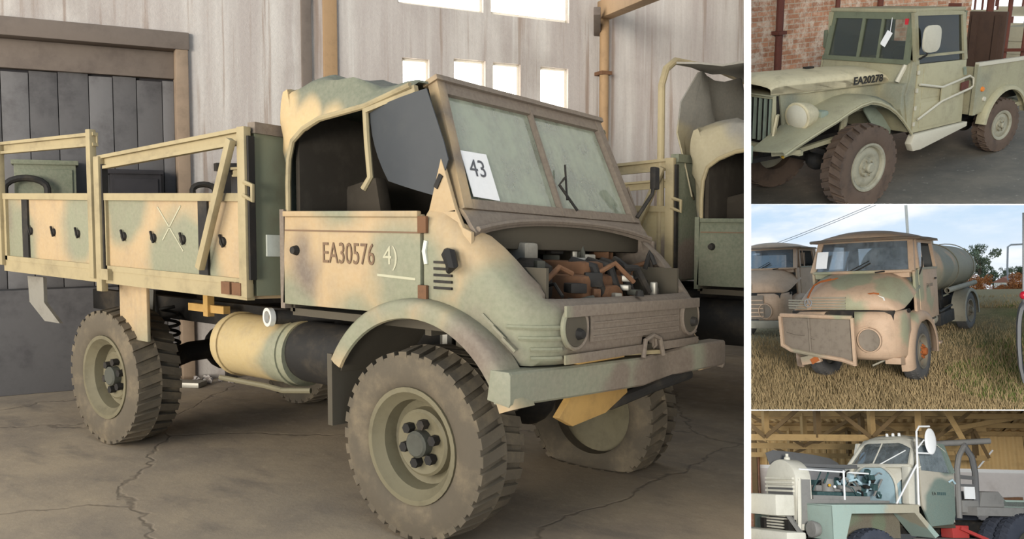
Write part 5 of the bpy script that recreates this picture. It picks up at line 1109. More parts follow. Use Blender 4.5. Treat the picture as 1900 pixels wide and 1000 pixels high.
        B(MB().bb(-4.8, -1.4, mt(1.05), 1.05, 1.25, 1.35), 'flat_bed', 'weathered_grey'); B(MB().bb(-1.5, -1.42, mt(1.0), 1.0, 1.3, 2.42), 'bed_headboard', TP)
        for sg, y in ((1, 1.06), (-1, mt(1.06))): wheel(R0, (-3.66, y, .5), sg, .46, .27, .27, 'road_tyre', 'truck_rim', 'truck', lugs=40, lugh=.012)
    CUR['warp'] = None
    return R0
bonnet_truck((0, 0, 0), 'weathered camouflage tanker truck with dented grille and rust streaked bonnet on dry grass', True)
p0 = W2((1.15, .62, .83)); d0 = V2.px(p0)[2]; q = V2.at(1421, 577, d0/.62); off = Vector(q)-p0
bonnet_truck((off.x, off.y, off.z), 'camouflage bonnet truck with bumper and intact bars parked beyond the tanker', False)
# canvas load of a third vehicle behind it
a, b = V2.at(1380, 518, d0/.5), V2.at(1421, 481, d0/.5)
o = root('canvas_truck', 'grey canvas covered truck behind the second camouflage truck', 'truck', (a[0], a[1], gz(a[0], a[1])))
MB().bb(a[0]-3, a[0], a[1]-1.2, b[1], gz(a[0], a[1])+.9, b[2]).build('canvas_cover', 'teal_canvas', o, bevel=.08)
MB().bb(a[0]-3, a[0], a[1]-1.2, b[1], gz(a[0], a[1])+.7, gz(a[0], a[1])+.92).build('chassis', 'black_steel', o)
for x in (a[0]-.6, a[0]-2.4): MB().lathe([(.02, 0), (.45, 0), (.45, -.25), (.02, -.25)], (x, b[1]-.05, gz(a[0], a[1])+.45), (0, 1, 0), 20).build('wheel', 'rubber_dark', o)
# vehicle whose wing and lamp reach in at the edge of the frame
a = V2.at(1897, 640, 12.0); ax_ = a
o = root('parked_vehicle', 'grey round-winged vehicle with a red lamp parked beside the tanker', 'truck', (ax_[0], ax_[1]+.4, gz(ax_[0], ax_[1])))
rr_ = Vector(V2.R[0]); ff_ = Vector(V2.ray(1900, 620)); ff_.z = 0; ff_.normalize(); rr_.z = 0; rr_.normalize()
def vp(u, v, k=0.0, d=12.0): q_ = Vector(V2.at(u, v, d))+ff_*k; return q_
edge = [(1895, 705), (1888, 675), (1885, 635), (1885, 600), (1887, 580), (1890, 568), (1896, 560), (1910, 556)]
rows = [[vp(u, v, -.0), vp(u+3, v+2, -.12), vp(u+9, v+5, -.14), vp(u+11, v+7, .3), vp(u+3, v+3, .5)] for u, v in edge]
MB().loft(rows).build('wing', 'old_wing', o, smooth=60)
gb = gz(ax_[0], ax_[1]); wc = vp(1935, 655, .1)
MB().lathe([(.2, 0), (.42, 0), (.45, .05), (.45, .2), (.42, .25), (.2, .25)], wc, rr_, 32, closed=True).build('wheel', 'rubber_dark', o)
MB().hexa([vp(1900, 600, .2), vp(2100, 600, .2), vp(2100, 600, 2.5), vp(1900, 600, 2.5), vp(1903, 480, .3), vp(2100, 480, .3), vp(2100, 480, 2.5), vp(1903, 480, 2.5)]).build('body', 'old_wing', o, bevel=.05)
lp = vp(1899, 547, -.05); MB().ball(lp, (.05, .05, .058), 14, 10).build('tail_lamp', 'red_lens', o); MB().tube([lp, lp+Vector((0, 0, -.1))], .02, 8).build('lamp_stalk', 'old_wing', o)
MB().tube([vp(1900, 560, .1), vp(1900, 395, .1)], .02, 8).build('whip_mast', 'galvanised', o)
# sky furniture: pole behind the cab, cables, lamp post
def ground_at(P): return gz(P[0], P[1])
a = V2.at(1682, 400, 27); o = root('flag_pole', 'tall thin white pole standing behind the tanker cab', 'pole', (a[0], a[1], ground_at(a)))
MB().tube([(a[0], a[1], ground_at(a)-.1), (a[0], a[1], a[2]+5)], .045, 8).build('shaft', 'pole_white', o); MB().lathe([(.01, 0), (.1, 0), (.1, .3), (.01, .3)], (a[0], a[1], ground_at(a)), (0, 0, 1), 10).build('socket', 'pole_white', o)
def cable(pts, dd, label):
    P = [Vector(V2.at(u, v, dd)) for u, v in pts]; tag(MB().tube(P, .012, 5).build('overhead_cable', 'cable'), label, 'cable', 'overhead cables')
cable([(1330, 492), (1400, 466), (1480, 436), (1560, 404), (1640, 370), (1700, 343)], 40, 'thin overhead cable crossing the sky above the trucks, upper of the pair')
cable([(1330, 497), (1400, 470), (1480, 440), (1550, 412), (1660, 366), (1700, 348)], 42, 'thin overhead cable crossing the sky above the trucks, lower of the pair')
a, b, c_ = V2.at(1869, 496, 150), V2.at(1870, 458, 150), V2.at(1876, 454, 150); e = V2.at(1960, 450, 150)
o = root('street_lamp', 'grey bent street lamp post standing beyond the field', 'lamp post', (a[0], a[1], ground_right(a[0])))
MB().tube([(a[0], a[1], ground_right(a[0])-.2), a, b, c_, e], .16, 8).build('post', 'galvanised', o); MB().ball(e, (.6, .6, .25), 10, 6).build('lamp_head', 'galvanised', o)
# trees and shrubs beyond the crest
def tree(u, v, w, h, dd, mat, label, name, lean=0, trunk=True, holes=.0, grp='trees beyond the field', ndens=1.0, seed=1):
    """u,v = middle of the crown in the photo; w,h = its size in metres"""
    rnd = random.Random(seed); dd *= 4.15; w *= 4.15; h *= 4.15; c0 = Vector(V2.at(u, v, dd)); zg = ground_right(c0.x)
    o = root(name, label, 'tree' if trunk else 'shrub', (c0.x, c0.y, zg), grp)
    if trunk:
        MB().tube([(c0.x, c0.y, zg-1), (c0.x+.1, c0.y, c0.z-h*.4), (c0.x, c0.y+.1, c0.z+h*.2)], [w*.06, w*.045, w*.02], 8).build('trunk', 'bark', o)
        for k in range(5):
            a = rnd.uniform(0, 6.28); e_ = c0+Vector((math.cos(a)*w*.35, math.sin(a)*w*.35, rnd.uniform(-.2, .35)*h)); MB().tube([(c0.x, c0.y, c0.z-h*.35), c0.lerp(e_, .5), e_], [w*.03, w*.02, w*.008], 6).build('branch', 'bark', o)
    else: MB().tube([(c0.x, c0.y, zg-.5), (c0.x, c0.y, c0.z)], w*.03, 6).build('stem', 'bark', o)
    mb = MB(); cl = [(c0+Vector((max(-.5, min(.5, rnd.gauss(0, .27)))*w, max(-.5, min(.5, rnd.gauss(0, .27)))*w, rnd.uniform(-.5, .45)*h)), rnd.uniform(.16, .28)*w) for _ in range(int(20))]
    for cc_, r in cl:
        for _ in range(int(130*ndens)):
            d = Vector((rnd.gauss(0, 1), rnd.gauss(0, 1), rnd.gauss(0, .8))).normalized()*r*rnd.uniform(.5, 1.0); p = cc_+d; s_ = w*rnd.uniform(.025, .055)
            a_ = Vector((rnd.gauss(0, 1), rnd.gauss(0, 1), rnd.gauss(0, 1))).normalized()*s_; b_ = a_.cross(Vector((rnd.gauss(0, 1), rnd.gauss(0, 1), rnd.gauss(0, 1)))).normalized()*s_*.6
            mb.add([p-a_, p+b_, p+a_, p-b_], [(0, 1, 2, 3)])
    f = mb.build('foliage', mat, o, smooth=0); f['kind'] = 'stuff'
    return o
tree(1818, 492, 1.35, 1.5, 45, 'leaf_grey', 'tall grey-green eucalyptus tree beyond the tanker', 'eucalyptus_tree', seed=2)
tree(1815, 463, .7, .45, 46, 'leaf_dark', 'small dark upper crown of a tree rising behind the eucalyptus', 'crown_tree', seed=4, ndens=.7)
tree(1842, 512, .8, .9, 44, 'leaf_dark', 'dark tree joined to the right flank of the eucalyptus', 'dark_tree', seed=7)
tree(1868, 506, .75, .6, 55, 'leaf_grey', 'low grey-green tree behind the street lamp', 'low_tree', seed=5)
tree(1896, 502, .9, .7, 55, 'leaf_dark', 'dark spreading tree next to the parked vehicle', 'spreading_tree', seed=9)
tree(1812, 527, .75, .55, 34, 'leaf_rust', 'rust coloured shrub at the foot of the eucalyptus', 'rust_shrub', trunk=False, grp='autumn shrubs beyond the field', seed=6)
tree(1887, 525, .95, .65, 34, 'leaf_rust', 'broad rust coloured shrub near the parked vehicle', 'rust_shrub', trunk=False, grp='autumn shrubs beyond the field', seed=8)
tree(1850, 536, .6, .25, 34, 'leaf_rust', 'low brown shrub between the two rust shrubs', 'rust_shrub', trunk=False, grp='autumn shrubs beyond the field', seed=12, ndens=.7)
a = V2.at(1862, 524, 170); o = root('small_house', 'small white house with a reddish roof among the far shrubs', 'house', (a[0], a[1], ground_right(a[0])))
MB().bb(a[0]-3, a[0], a[1]-1.7, a[1]+1.7, ground_right(a[0])-.5, a[2]).build('wall', 'house_white', o); MB().prism([(a[1]-2.1, a[2]), (a[1]+2.1, a[2]), (a[1], a[2]+1.1)], 0, a[0]-3.2, a[0]+.2).build('roof', 'house_roof', o)
MB().bb(a[0], a[0]+.05, a[1]-.5, a[1]+.5, ground_right(a[0])-.3, a[2]-.4).build('door', 'bark', o)
finish_set([('L', 1392), ('T', 379.5), ('B', 761)])
# ================================================================== OPEN SHED WITH THE WRECKER
start_set(V3, M3)
m_paint('nose_white', rgb(238, 238, 236), .5, dirt=rgb(206, 208, 208), amt=.3); m_paint('cab_cream', rgb(202, 198, 184), .55, dirt=rgb(168, 162, 146), amt=.35)
m_camo('door_camo', rgb(172, 166, 152), [(rgb(96, 118, 112), [(-1.55, .88, 1.25, .42), (-1.75, .88, 2.0, .3), (-1.3, .88, 1.0, .25)])], amt=.2, wob=.15)
m_camo('wing_camo', rgb(150, 172, 164), [(rgb(168, 162, 142), [(-.6, 1.1, 1.2, .4)])], amt=.2)
m_camo('arch_camo', rgb(94, 88, 74), [(rgb(92, 106, 84), [(.1, .7, 1.1, .25), (-.5, .7, .9, .2)])], amt=.4)
m_paint('pale_blue', rgb(170, 194, 202), .6, dirt=rgb(120, 146, 152), amt=.4); m_paint('teal_dark', rgb(52, 76, 76), .7, dirt=rgb(96, 116, 116), amt=.5, sc=14); m_paint('grey_steel', rgb(128, 126, 122), .6, dirt=rgb(92, 90, 88), amt=.4)
m_paint('timber', rgb(164, 136, 92), .85, dirt=rgb(112, 90, 60), amt=.5); m_paint('timber_dark', rgb(106, 86, 58), .85, dirt=rgb(74, 60, 44), amt=.5); m_paint('tan_sheet', rgb(200, 168, 116), .8, dirt=rgb(156, 126, 84), amt=.5, sc=2.5)
m_paint('hood_grey', rgb(98, 98, 98), .7, amt=.3); m_paint('red_paint', rgb(170, 60, 56), .6, amt=.3); m_paint('blue_tyre', rgb(60, 64, 74), .85, dirt=rgb(88, 90, 98), amt=.4); m_paint('lime_wall', rgb(214, 208, 204), .9, dirt=rgb(170, 160, 152), amt=.5, sc=2)
m_paint('shed_floor', rgb(120, 112, 100), .9, amt=.4); m_paint('brick_low', rgb(150, 104, 80), .9, dirt=rgb(196, 170, 150), amt=.6, sc=5)
m_glass('wrecker_glass', tint=(.7, .75, .77), dust=.45, dustcol=rgb(150, 160, 164), gloss=.10)
FD = math.radians(-132); F = Vector((math.cos(FD), math.sin(FD), 0)); RT = Vector((F.y, -F.x, 0)); C3 = Vector((V3.C[0], V3.C[1], 0))
def sp(r, d, z): q = C3+F*d+RT*r; return (q.x, q.y, z)
def sbox(mb, r0, r1, d0, d1, z0, z1): return mb.hexa([sp(r0, d0, z0), sp(r1, d0, z0), sp(r1, d1, z0), sp(r0, d1, z0), sp(r0, d0, z1), sp(r1, d0, z1), sp(r1, d1, z1), sp(r0, d1, z1)])
def at_d(u, v, d):
    ray = V3.ray(u, v); t_ = d/(Vector(ray).dot(F)); q = Vector(V3.C)+Vector(ray)*t_; w_ = q-C3; return w_.dot(RT), q.z
struct(sbox(MB(), -14, 14, 2, 40, -.1, 0).build('floor', 'shed_floor', smooth=0))
DW = 26.0; zc = at_d(1850, 873, DW)[1]; zt = at_d(1850, 806, DW)[1]
struct(sbox(MB(), -8, 8, DW, DW+.25, 0, zc).build('wall_low', 'lime_wall', smooth=0))
struct(sbox(MB(), -8, 8, DW-.04, DW+.02, zc-.06, zc+.03).build('trim_30', 'nose_white', smooth=0))
rl_ = at_d(1412, 900, DW)[0]; struct(sbox(MB(), -8, rl_, DW-.3, DW-.05, 0, at_d(1400, 846, DW)[1]).build('wall_brick_end', 'brick_low', smooth=0))
# ribbed sheets of wall and roof, each sheet a piece of its own
def rib(name, parent, mat, f, n_r, n_c, r0, r1, th=.028, per=.19):
    rows = []
    k_ = int((r1-r0)/per*4)
    rr2 = np.linspace(r0, r1, max(5, k_))
    for t_ in np.linspace(0, 1, n_c): rows.append([f(r, t_, th*(1 if int(round((r-r0)/per*4)) % 4 in (0, 1) else 0)) for r in rr2])
    return MB().sheet(rows, (0, 0, .004) if name == 'roof_sheet' else tuple(F*.004)).build(name, mat, parent, smooth=0)
wall = struct(sbox(MB(), -8, 8, DW+.05, DW+.1, zc, zt+.6).build('wall_back_shed', 'timber_dark', smooth=0))
for i in range(10):
    r0 = -8+i*1.6; rib('wall_sheet', wall, 'tan_sheet', lambda r, t_, e: sp(r, DW-e, lerp(zc, zt+.5, t_)), 0, 2, r0, r0+1.585)
RS = .05; D0 = 16.5; roofz = lambda d: zt+.02+RS*(DW-d)
roof = struct(MB().hexa([sp(-9, D0, roofz(D0)+.06), sp(9, D0, roofz(D0)+.06), sp(9, DW+.4, roofz(DW)+.05), sp(-9, DW+.4, roofz(DW)+.05), sp(-9, D0, roofz(D0)+.1), sp(9, D0, roofz(D0)+.1), sp(9, DW+.4, roofz(DW)+.1), sp(-9, DW+.4, roofz(DW)+.1)]).build('ceiling', 'timber_dark', smooth=0))
for i in range(14):
    r0 = -9+i*1.3; rib('roof_sheet', roof, 'tan_sheet', lambda r, t_, e: sp(r, lerp(D0, DW+.3, t_), roofz(lerp(D0, DW+.3, t_))+.02-e), 0, 2, r0, r0+1.285)
for d in (18.2, 20.0, 21.8, 23.6, 25.4): sbox(MB(), -9, 9, d-.05, d+.05, roofz(d)-.12, roofz(d)-.01).build('purlin', 'timber', roof, smooth=0)
# timber trusses
def truss(d, r0, r1, zb, step, label, ph=0):
    o = root('roof_truss', label, 'truss', sp((r0+r1)/2, d, 0), 'timber roof trusses of the shed'); zu = roofz(d)-.16
    mem = lambda a, b, w, n, m: MB().bar(a, b, w, w*1.2).build(n, m, o, smooth=0)
    mem(sp(r0, d, zb), sp(r1, d, zb), .10, 'bottom_chord', 'timber'); mem(sp(r0, d, zu), sp(r1, d, zu), .10, 'top_chord', 'timber')
    r = r0+ph; k = 0
    while r < r1-.2:
        mem(sp(r, d, zb), sp(r, d, zu), .09, 'strut', 'timber' if k % 2 else 'timber_dark'); e = min(r+step, r1)
        mem(sp(r if k % 2 else e, d-.06, zb), sp(e if k % 2 else r, d-.06, zu), .06, 'web', 'timber_dark'); r += step; k += 1
    return o
e0 = at_d(1393, 800, 18)[0]-.3
truss(17.5, e0-.3, at_d(1712, 800, 17.5)[0], at_d(1500, 812, 17.5)[1], .95, 'timber lattice roof truss directly above the bonnet of the wrecker')
truss(20.5, e0-.6, at_d(1800, 800, 20.5)[0], at_d(1500, 828, 20.5)[1], 1.2, 'timber lattice roof truss behind the raised bonnet, middle of three', .5)
truss(23.5, e0-1.2, at_d(1830, 800, 23.5)[0], at_d(1500, 845, 23.5)[1], 1.4, 'timber lattice roof truss closest to the ribbed back wall', .3)
for (u0, v0, u1, v1, d, lab) in ((1755, 760, 1790, 822, 19, 'sloping timber brace rising to the roof behind the cab'), (1700, 740, 1704, 800, 18, 'upright timber stub above the cab roof'), (1746, 800, 1900, 772, 22, 'long sloping timber purlin above the boom'), (1815, 868, 1842, 835, 25.8, 'thin pale wall brace beside the boom posts')):
    a, b = at_d(u0, v0, d), at_d(u1, v1, d); tag(MB().bar(sp(a[0], d, a[1]), sp(b[0], d, b[1]), .09 if d < 25 else .04, .1 if d < 25 else .04).build('timber_brace', 'timber' if d < 25 else 'nose_white', smooth=0), lab, 'brace')
for u in (1400, 1640): 
    a = at_d(u, 850, 24.6)[0]; tag(sbox(MB(), a-.07, a+.07, 24.5, 24.64, 0, roofz(24.6)-.1).build('shed_post', 'timber_dark', smooth=0), 'dark timber post holding the shed roof near the back wall', 'post', 'shed posts')
# ---- the wrecker
W_ = root('wrecker_truck', 'pale old wrecker truck with its bonnet off, flat wings and a boom on the back', 'truck', (-1.0, .12, 0))
B = lambda mb, n, m, par=W_, bv=0, sm=35: mb.build(n, m, par, bevel=bv, smooth=sm)
YR = .10; mw = lambda y: 2*YR-y
for (x, y, sg) in ((.0, 1.08, 1), (.0, mw(1.08), -1)): wheel(W_, (x, y, .45), sg, .45, .28, .26, 'blue_tyre', 'rim_dark', 'truck', lugs=30, lugh=.02)
for (x, y, sg) in ((-3.12, 1.06, 1), (-3.12, mw(1.06), -1)):
    wheel(W_, (x, y, .58), sg, .58, .26, .29, 'blue_tyre', 'rim_dark', 'truck', lugs=36, lugh=.02); wheel(W_, (x, y-sg*.32, .58), sg, .58, .26, .29, 'blue_tyre', 'rim_dark', 'truck', lugs=36, lugh=.02)
for x, z in ((0, .45), (-3.12, .58)): B(MB().tube([(x, mw(.8), z), (x, .8, z)], .08, 10), 'axle', 'black_steel')
for y in (.42, mw(.42)): B(MB().bb(-4.6, 1.15, y-.05, y+.05, .78, .98), 'frame_rail', 'black_steel')
# radiator shell: arched tin with slats
arch = lambda k_=1.0: [(YR-.40*k_, .82)]+[(YR+.40*k_*-math.cos(a), 1.58+.33*k_*math.sin(a)) for a in np.linspace(0, math.pi, 15)]+[(YR+.40*k_, .82)]
rs = B(MB().prism(arch(), 0, .70, 1.0), 'radiator_shell', 'cab_cream', bv=.03)
B(MB().prism([(y, min(z, 1.5)) for y, z in arch(.8)], 0, .99, 1.012), 'radiator_core', 'hood_grey', rs)
B(MB().bb(.74, .96, .505, .515, .92, 1.60), 'side_panel', 'grey_steel', rs)
for i in range(4): B(MB().bb(1.0, 1.04, YR-.36, YR+.36, 1.40+i*.065, 1.43+i*.065), 'grille_slat', 'cab_cream', rs)
for i in range(10): B(MB().bb(1.06, 1.10, YR-.40, YR+.34, .70+i*.045, .725+i*.045), 'lower_slat', 'cab_cream', rs)
B(MB().lathe([(.01, 0), (.05, 0), (.05, .04), (.025, .06), (.025, .10), (.01, .10)], (.85, YR, 1.90), (0, 0, 1), 14), 'filler_cap', 'cab_cream', rs)
B(MB().bar((.93, .50, 1.62), (1.02, .58, .80), .05, .05), 'shell_stay', 'cab_cream', rs); B(MB().bar((1.12, .42, 1.06), (1.02, .68, .72), .06, .05), 'guard_strut', 'grey_steel', rs)
B(MB().bb(1.05, 1.40, YR-.55, YR+.42, 1.04, 1.36), 'winch_cover', 'cab_cream', bv=.03)
B(MB().bb(1.15, 1.50, YR-.9, YR+.80, .62, .82), 'front_bumper', 'cab_cream', bv=.03)
B(MB().lathe([(.02, -.12), (.10, -.1), (.13, 0), (.12, .03), (.02, .03)], (.93, .76, .86), (1, 0, 0), 18), 'headlamp', 'grey_steel')
# wings
for s_ in (1, -1):
    Y = lambda y: y if s_ > 0 else mw(y)
    wn = B(MB().hexa([(.82, Y(.50), 1.205), (.82, Y(1.10), 1.205), (-.82, Y(1.10), 1.235), (-.82, Y(.50), 1.235), (.82, Y(.50), 1.235), (.82, Y(1.10), 1.235), (-.82, Y(1.10), 1.265), (-.82, Y(.50), 1.265)]), 'front_wing', 'wing_camo', bv=.008)
    B(MB().prism([(.82, 1.22), (-.82, 1.25), (-.82, 1.14), (.47, 1.11), (.60, .72), (.82, .70)], 1, Y(1.085), Y(1.105)), 'wing_skirt', 'wing_camo', wn)
    B(MB().prism([(Y(.50), .72), (Y(1.10), .72), (Y(1.10), 1.22), (Y(.50), 1.22)], 0, .80, .82), 'wing_front', 'wing_camo', wn)
    B(MB().prism([(-.72, 1.15), (-.82, 1.15), (-1.18, .80), (-1.10, .76)], 1, Y(.60), Y(1.10)), 'wing_tail', 'wing_camo', wn)
    B(MB().bb(-.9, .8, min(Y(.55), Y(.58)), max(Y(.55), Y(.58)), .72, 1.21), 'inner_arch', 'arch_camo', wn)
    if s_ < 0: continue
    # frame of rods over the wing
    B(MB().tube([(-.86, Y(1.06), 1.26), (-.93, Y(1.06), 2.40), (-.99, Y(1.06), 2.48), (-1.2, Y(1.06), 2.49)], .016, 8), 'mirror_post', 'nose_white')
    B(MB().tube([(-.43, Y(1.06), 1.27), (-.885, Y(1.06), 1.88)], .014, 8), 'mirror_stay', 'nose_white')
    mm = B(MB().ball((-1.16, Y(1.10), 2.25), (.115, .03, .21), 20, 14), 'mirror', 'nose_white')
    B(MB().tube([(-.90, Y(1.06), 2.06), (-1.18, Y(1.08), 2.06)], .014, 8), 'mirror_bracket', 'nose_white', mm); B(MB().tube([(-.91, Y(1.06), 2.12), (-1.05, Y(1.08), 2.27)], .012, 8), 'mirror_brace', 'nose_white', mm)
# engine bay with no bonnet
en = B(MB().bb(-.55, .45, YR-.2, YR+.2, 1.0, 1.42), 'engine_block', 'teal_dark', bv=.03)
B(MB().bb(-.5, .4, YR-.08, YR+.12, 1.42, 1.52), 'cylinder_head', 'grey_steel', en, bv=.02); B(MB().bb(-.45, .65, .38, .46, 1.26, 1.36), 'bay_rail', 'grey_steel', en)
B(MB().bb(-.8, .75, .46, .50, 1.20, 1.30), 'bay_sill', 'grey_steel', en); B(MB().bb(-.6, .7, mw(.44), mw(.40), 1.1, 1.6), 'far_bay_side', 'teal_dark', en)
B(MB().lathe([(.01, 0), (.1, 0), (.1, .2), (.01, .2)], (.2, .25, 1.42), (0, 0, 1), 16), 'oil_filter', 'grey_steel', en)
rnd = random.Random(21)
for i in range(34):
    x, y, z = rnd.uniform(-.85, .1), rnd.uniform(-.1, .42), rnd.uniform(1.35, 1.76)
    B(MB().box((x, y, z), (rnd.uniform(.03, .12), rnd.uniform(.03, .1), rnd.uniform(.03, .1)), Matrix.Rotation(rnd.uniform(0, 3), 3, 'X')), 'engine_fitting', rnd.choice(['teal_dark', 'teal_dark', 'pale_blue', 'grey_steel', 'black_steel']), en, bv=.008)
for i in range(20):
    a = Vector((rnd.uniform(-.85, .3), rnd.uniform(.0, .45), rnd.uniform(1.3, 1.75))); b = a+Vector((rnd.uniform(-.25, .25), rnd.uniform(-.1, .1), rnd.uniform(-.3, .2)))
    B(MB().tube([a, (a+b)/2+Vector((0, .04, .05)), b], rnd.uniform(.008, .02), 6), 'hose', rnd.choice(['black_steel', 'pale_blue', 'teal_dark', 'grey_steel']), en)
for (p, m) in (((.30, .42, 1.52), 'yellow_paint'), ((.2, .42, 1.5), 'nose_white')): B(MB().ball(p, .025, 8, 6), 'cap', m, en)
B(MB().tube([(.9, .46, 1.755), (-.45, .46, 1.72)], .014, 8), 'bonnet_rod', 'nose_white'); B(MB().tube([(.06, .47, 1.27), (.05, .47, 1.76)], .016, 8), 'prop_rod', 'nose_white')
B(MB().sheet([[(x, mw(.45)-.10*t_, lerp(1.83, z, t_)) for t_ in (0, .5, 1)] for x, z in ((.95, 2.02), (.8, 2.07), (.4, 2.05), (0, 2.02), (-.35, 1.97), (-.5, 1.9))], (0, .012, 0)), 'raised_bonnet_half', 'hood_grey')
B(MB().hexa([(.92, mw(.42), 1.80), (.92, YR+.05, 1.80), (-.5, YR+.05, 1.80), (-.5, mw(.42), 1.80), (.92, mw(.42), 1.86), (.92, YR+.05, 1.86), (-.5, YR+.05, 1.86), (-.5, mw(.42), 1.86)]), 'bonnet_panel', 'hood_grey', bv=.01)
# cowl hoop, cab
def hoop_prof(k_): return [(YR-.52*k_, 1.24)]+[(YR-.52*k_*math.cos(a), 1.50+.38*k_*math.sin(a)) for a in np.linspace(0, math.pi, 15)]+[(YR+.52*k_, 1.24)]
B(MB().prism(hoop_prof(1.0), 0, -1.0, -.86), 'cowl', 'pale_blue', bv=.02); 
B(MB().tube([(-.85, y, z) for y, z in hoop_prof(1.0)], .022, 8), 'cowl_bead', 'cab_cream')
CN, CFd = .86, mw(.86)
for s_ in (1, -1):
    Y = lambda y: y if s_ > 0 else mw(y)
    B(MB().prism([(-.86, 1.26), (-1.10, 1.22), (-1.09, 1.80), (-.90, 1.86)], 1, Y(.70), Y(.86)), 'cowl_side', 'cab_cream', bv=.03)
    dd = B(MB().prism([(-1.10, 1.24), (-1.24, .92), (-1.70, .96), (-1.76, 1.10), (-1.80, 1.76), (-1.10, 1.80)], 1, Y(.84), Y(.89)), 'door', 'door_camo', bv=.015)
    fr = MB(); fr.bar((-1.10, Y(.86), 1.78), (-1.14, Y(.76), 2.24), .06, .06, (0, 1, 0)).bar((-1.78, Y(.86), 1.76), (-1.70, Y(.76), 2.22), .08, .06, (0, 1, 0)).bar((-1.13, Y(.765), 2.23), (-1.71, Y(.765), 2.21), .06, .05)
    B(fr, 'window_frame', 'cab_cream' if s_ < 0 else 'door_camo', dd)
    B(MB().hexa([(-1.12, Y(.84), 1.79), (-1.77, Y(.84), 1.77), (-1.77, Y(.846), 1.77), (-1.12, Y(.846), 1.79), (-1.15, Y(.76), 2.22), (-1.70, Y(.76), 2.2), (-1.70, Y(.766), 2.2), (-1.15, Y(.766), 2.22)]), 'window_pane', 'wrecker_glass', dd, sm=0)
    if s_ > 0:
        B(MB().tube([(-1.66, .90, 1.62), (-1.70, .94, 1.66), (-1.76, .93, 1.60)], .018, 8), 'door_handle', 'pale_blue', dd)
        text_mesh('EA', lambda a, b, d_: (-1.30-a, .8905+d_, 1.41+b), .075, 'stencil_letters', 'stencil_black', dd)
        for i in range(5): B(MB().bb(-1.44-i*.036, -1.415-i*.036, .889, .893, 1.412, 1.46), 'faded_stencil', 'teal_dark', dd)
B(MB().sheet([[(-.86, YR+f*.50, 1.87-.30*abs(f)**3), (-.98, YR+f*.72, 1.90-.10*abs(f)**3), (-1.12, YR+f*.80, 1.92-.06*abs(f)**3)] for f in np.linspace(-1, 1, 13)], (0, 0, -.015)), 'cowl_top', 'cab_cream', sm=60)
# windscreen in two panes, swept back
def wc_(f, t_): return (-.86-.26*t_-.12*abs(f)**2.2, YR+f*lerp(.72, .58, t_), lerp(1.86, 2.27, t_))
fs = np.linspace(-1, 1, 13)
B(MB().sheet([[wc_(f, t_) for t_ in (0, .5, 1)] for f in fs], (-.006, 0, 0)), 'windscreen_pane', 'wrecker_glass', sm=60)
wf = MB()
for t_, r_ in ((0, .035), (1, .04)): wf.tube([wc_(f, t_) for f in fs], r_, 8)
for f, r_ in ((-1, .045), (1, .05), (-.02, .014)): wf.tube([wc_(f, 0), wc_(f, .5), wc_(f, 1)], r_, 8)
B(wf, 'windscreen_frame', 'cab_cream'); B(MB().tube([tuple(Vector(wc_(.25, .05))+Vector((.03, 0, 0))), tuple(Vector(wc_(.85, .62))+Vector((.03, 0, 0)))], .01, 6), 'wiper', 'nose_white')
rows = []
for x, z, hw_ in ((-1.10, 2.28, .60), (-1.16, 2.35, .62), (-1.3, 2.39, .64), (-1.55, 2.37, .64), (-1.72, 2.28, .62), (-1.80, 2.10, .62), (-1.82, 1.75, .70), (-1.80, 1.0, .72)):
    rows.append([(x, YR+f*(hw_+.10*(abs(f)**4)*(1 if z > 1.8 else 0)), z-(.16*abs(f)**3.5 if z > 2.0 else 0)) for f in np.linspace(-1, 1, 15)])
B(MB().sheet(rows, (.0, 0, -.012)), 'cab_shell', 'cab_cream', sm=60)
for (x, y) in ((-1.13, YR+.08), (-1.13, YR+.22), (-1.13, YR+.36)):
    B(MB().lathe([(.001, 0), (.025, 0), (.022, .05), (.001, .06)], (x, y, 2.35), (0, 0, 1), 10), 'roof_lamp', 'nose_white')
B(MB().bb(-1.75, -1.3, mw(.8), .8, 1.2, 1.42), 'seat', 'seat_cloth', bv=.03); B(MB().bb(-1.78, -1.66, mw(.8), .8, 1.4, 1.95), 'seat_back', 'seat_cloth', bv=.03)
B(MB().tube([(-1.22+.1*math.sin(a), .5+.2*math.cos(a), 1.88+.15*math.sin(a)) for a in np.linspace(0, 2*math.pi, 21)[:-1]], .014, 6, closed=True), 'steering_wheel', 'black_steel')
B(MB().bb(-1.8, -1.0, mw(.82), .82, .9, .96), 'cab_floor', 'dark_inside')
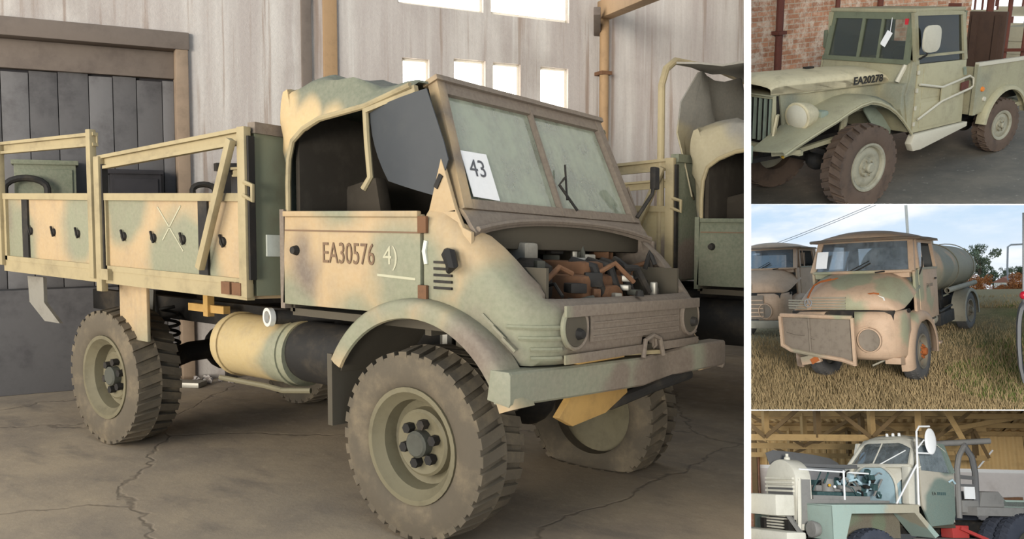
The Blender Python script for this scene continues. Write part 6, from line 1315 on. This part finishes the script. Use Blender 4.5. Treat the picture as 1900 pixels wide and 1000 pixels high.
# deck, posts and boom
B(MB().bb(-4.6, -2.15, mw(.95), .95, 1.10, 1.24), 'deck', 'grey_steel', bv=.01)
B(MB().prism([(-2.42, 1.24), (-2.50, 1.48), (-2.86, 1.49), (-3.0, 1.34), (-3.6, 1.34), (-3.6, 1.24)], 1, .2, .75), 'tool_locker', 'grey_steel', bv=.01)
B(MB().bar((-3.0, .6, 1.36), (-3.5, .6, 1.38), .1, .06), 'rust_bar', 'rust')
for y in (.70, mw(.70)):
    B(MB().tube([(-2.02, y, 1.05), (-2.06, y, 1.85), (-2.12, y, 2.05), (-2.34, y*.9+.01, 2.26)], .045, 8), 'boom_post', 'grey_steel'); B(MB().tube([(-2.40, y, 1.1), (-2.44, y, 1.80), (-2.40, y, 2.05), (-2.30, y*.9+.01, 2.26)], .05, 8), 'boom_post', 'hood_grey')
    B(MB().bar((-2.04, y, 1.72), (-2.44, y, 1.70), .05, .06).bar((-2.04, y, 1.58), (-2.44, y, 1.58), .05, .04), 'post_tie', 'hood_grey')
bo = B(MB().lathe([(.05, 0), (.05, 1.117), (.041, 1.117), (.041, 0)], (-1.72, .45, 2.24), (-1.08, .27, .09), 16, closed=True), 'boom', 'grey_steel')
B(MB().bb(-2.38, -2.16, .70, .72, 1.36, 1.58), 'sign_panel', 'nose_white'); B(MB().bb(-2.4, -2.05, .6, .76, 1.14, 1.34), 'winch_box', 'grey_steel', bv=.02)
B(MB().bb(-2.1, -1.75, .55, .80, .74, .94), 'step_box', 'red_paint', bv=.02); B(MB().bar((-1.9, .8, .9), (-2.4, .85, .72), .08, .05), 'red_bracket', 'red_paint')
B(MB().bb(-2.3, -1.2, .5, .82, .5, .74), 'fuel_tank', 'grey_steel', bv=.05)
for y in (.7, mw(.7)): B(MB().bar((-4.6, y, 1.3), (-2.95, y, 1.3), .1, .12), 'deck_rail', 'wing_camo')
finish_set([('L', 1392), ('T', 760.8)])
# ================================================================== DIVIDING WALLS BETWEEN THE PLACES
def wedge(name, u0, u1, v0, v1, d0, d1):
    mb = MB(); P = lambda u, v, d: tuple(V0.at(u, v, d))
    mb.hexa([P(u0, v1, d0), P(u1, v1, d0), P(u1, v1, d1), P(u0, v1, d1), P(u0, v0, d0), P(u1, v0, d0), P(u1, v0, d1), P(u0, v0, d1)])
    return struct(mb.build(name, 'partition_white', smooth=0))
start_set(V0, I4)
wedge('wall_divider', 1380.5, 1393.5, -700, 1700, 3.0, 15)
wedge('trim_10', 1392, 2000, 378.3, 380.3, 7.4, 7.9)
wedge('trim_11', 1392, 2000, 760.0, 761.6, 9.6, 10.1)
finish_set([])
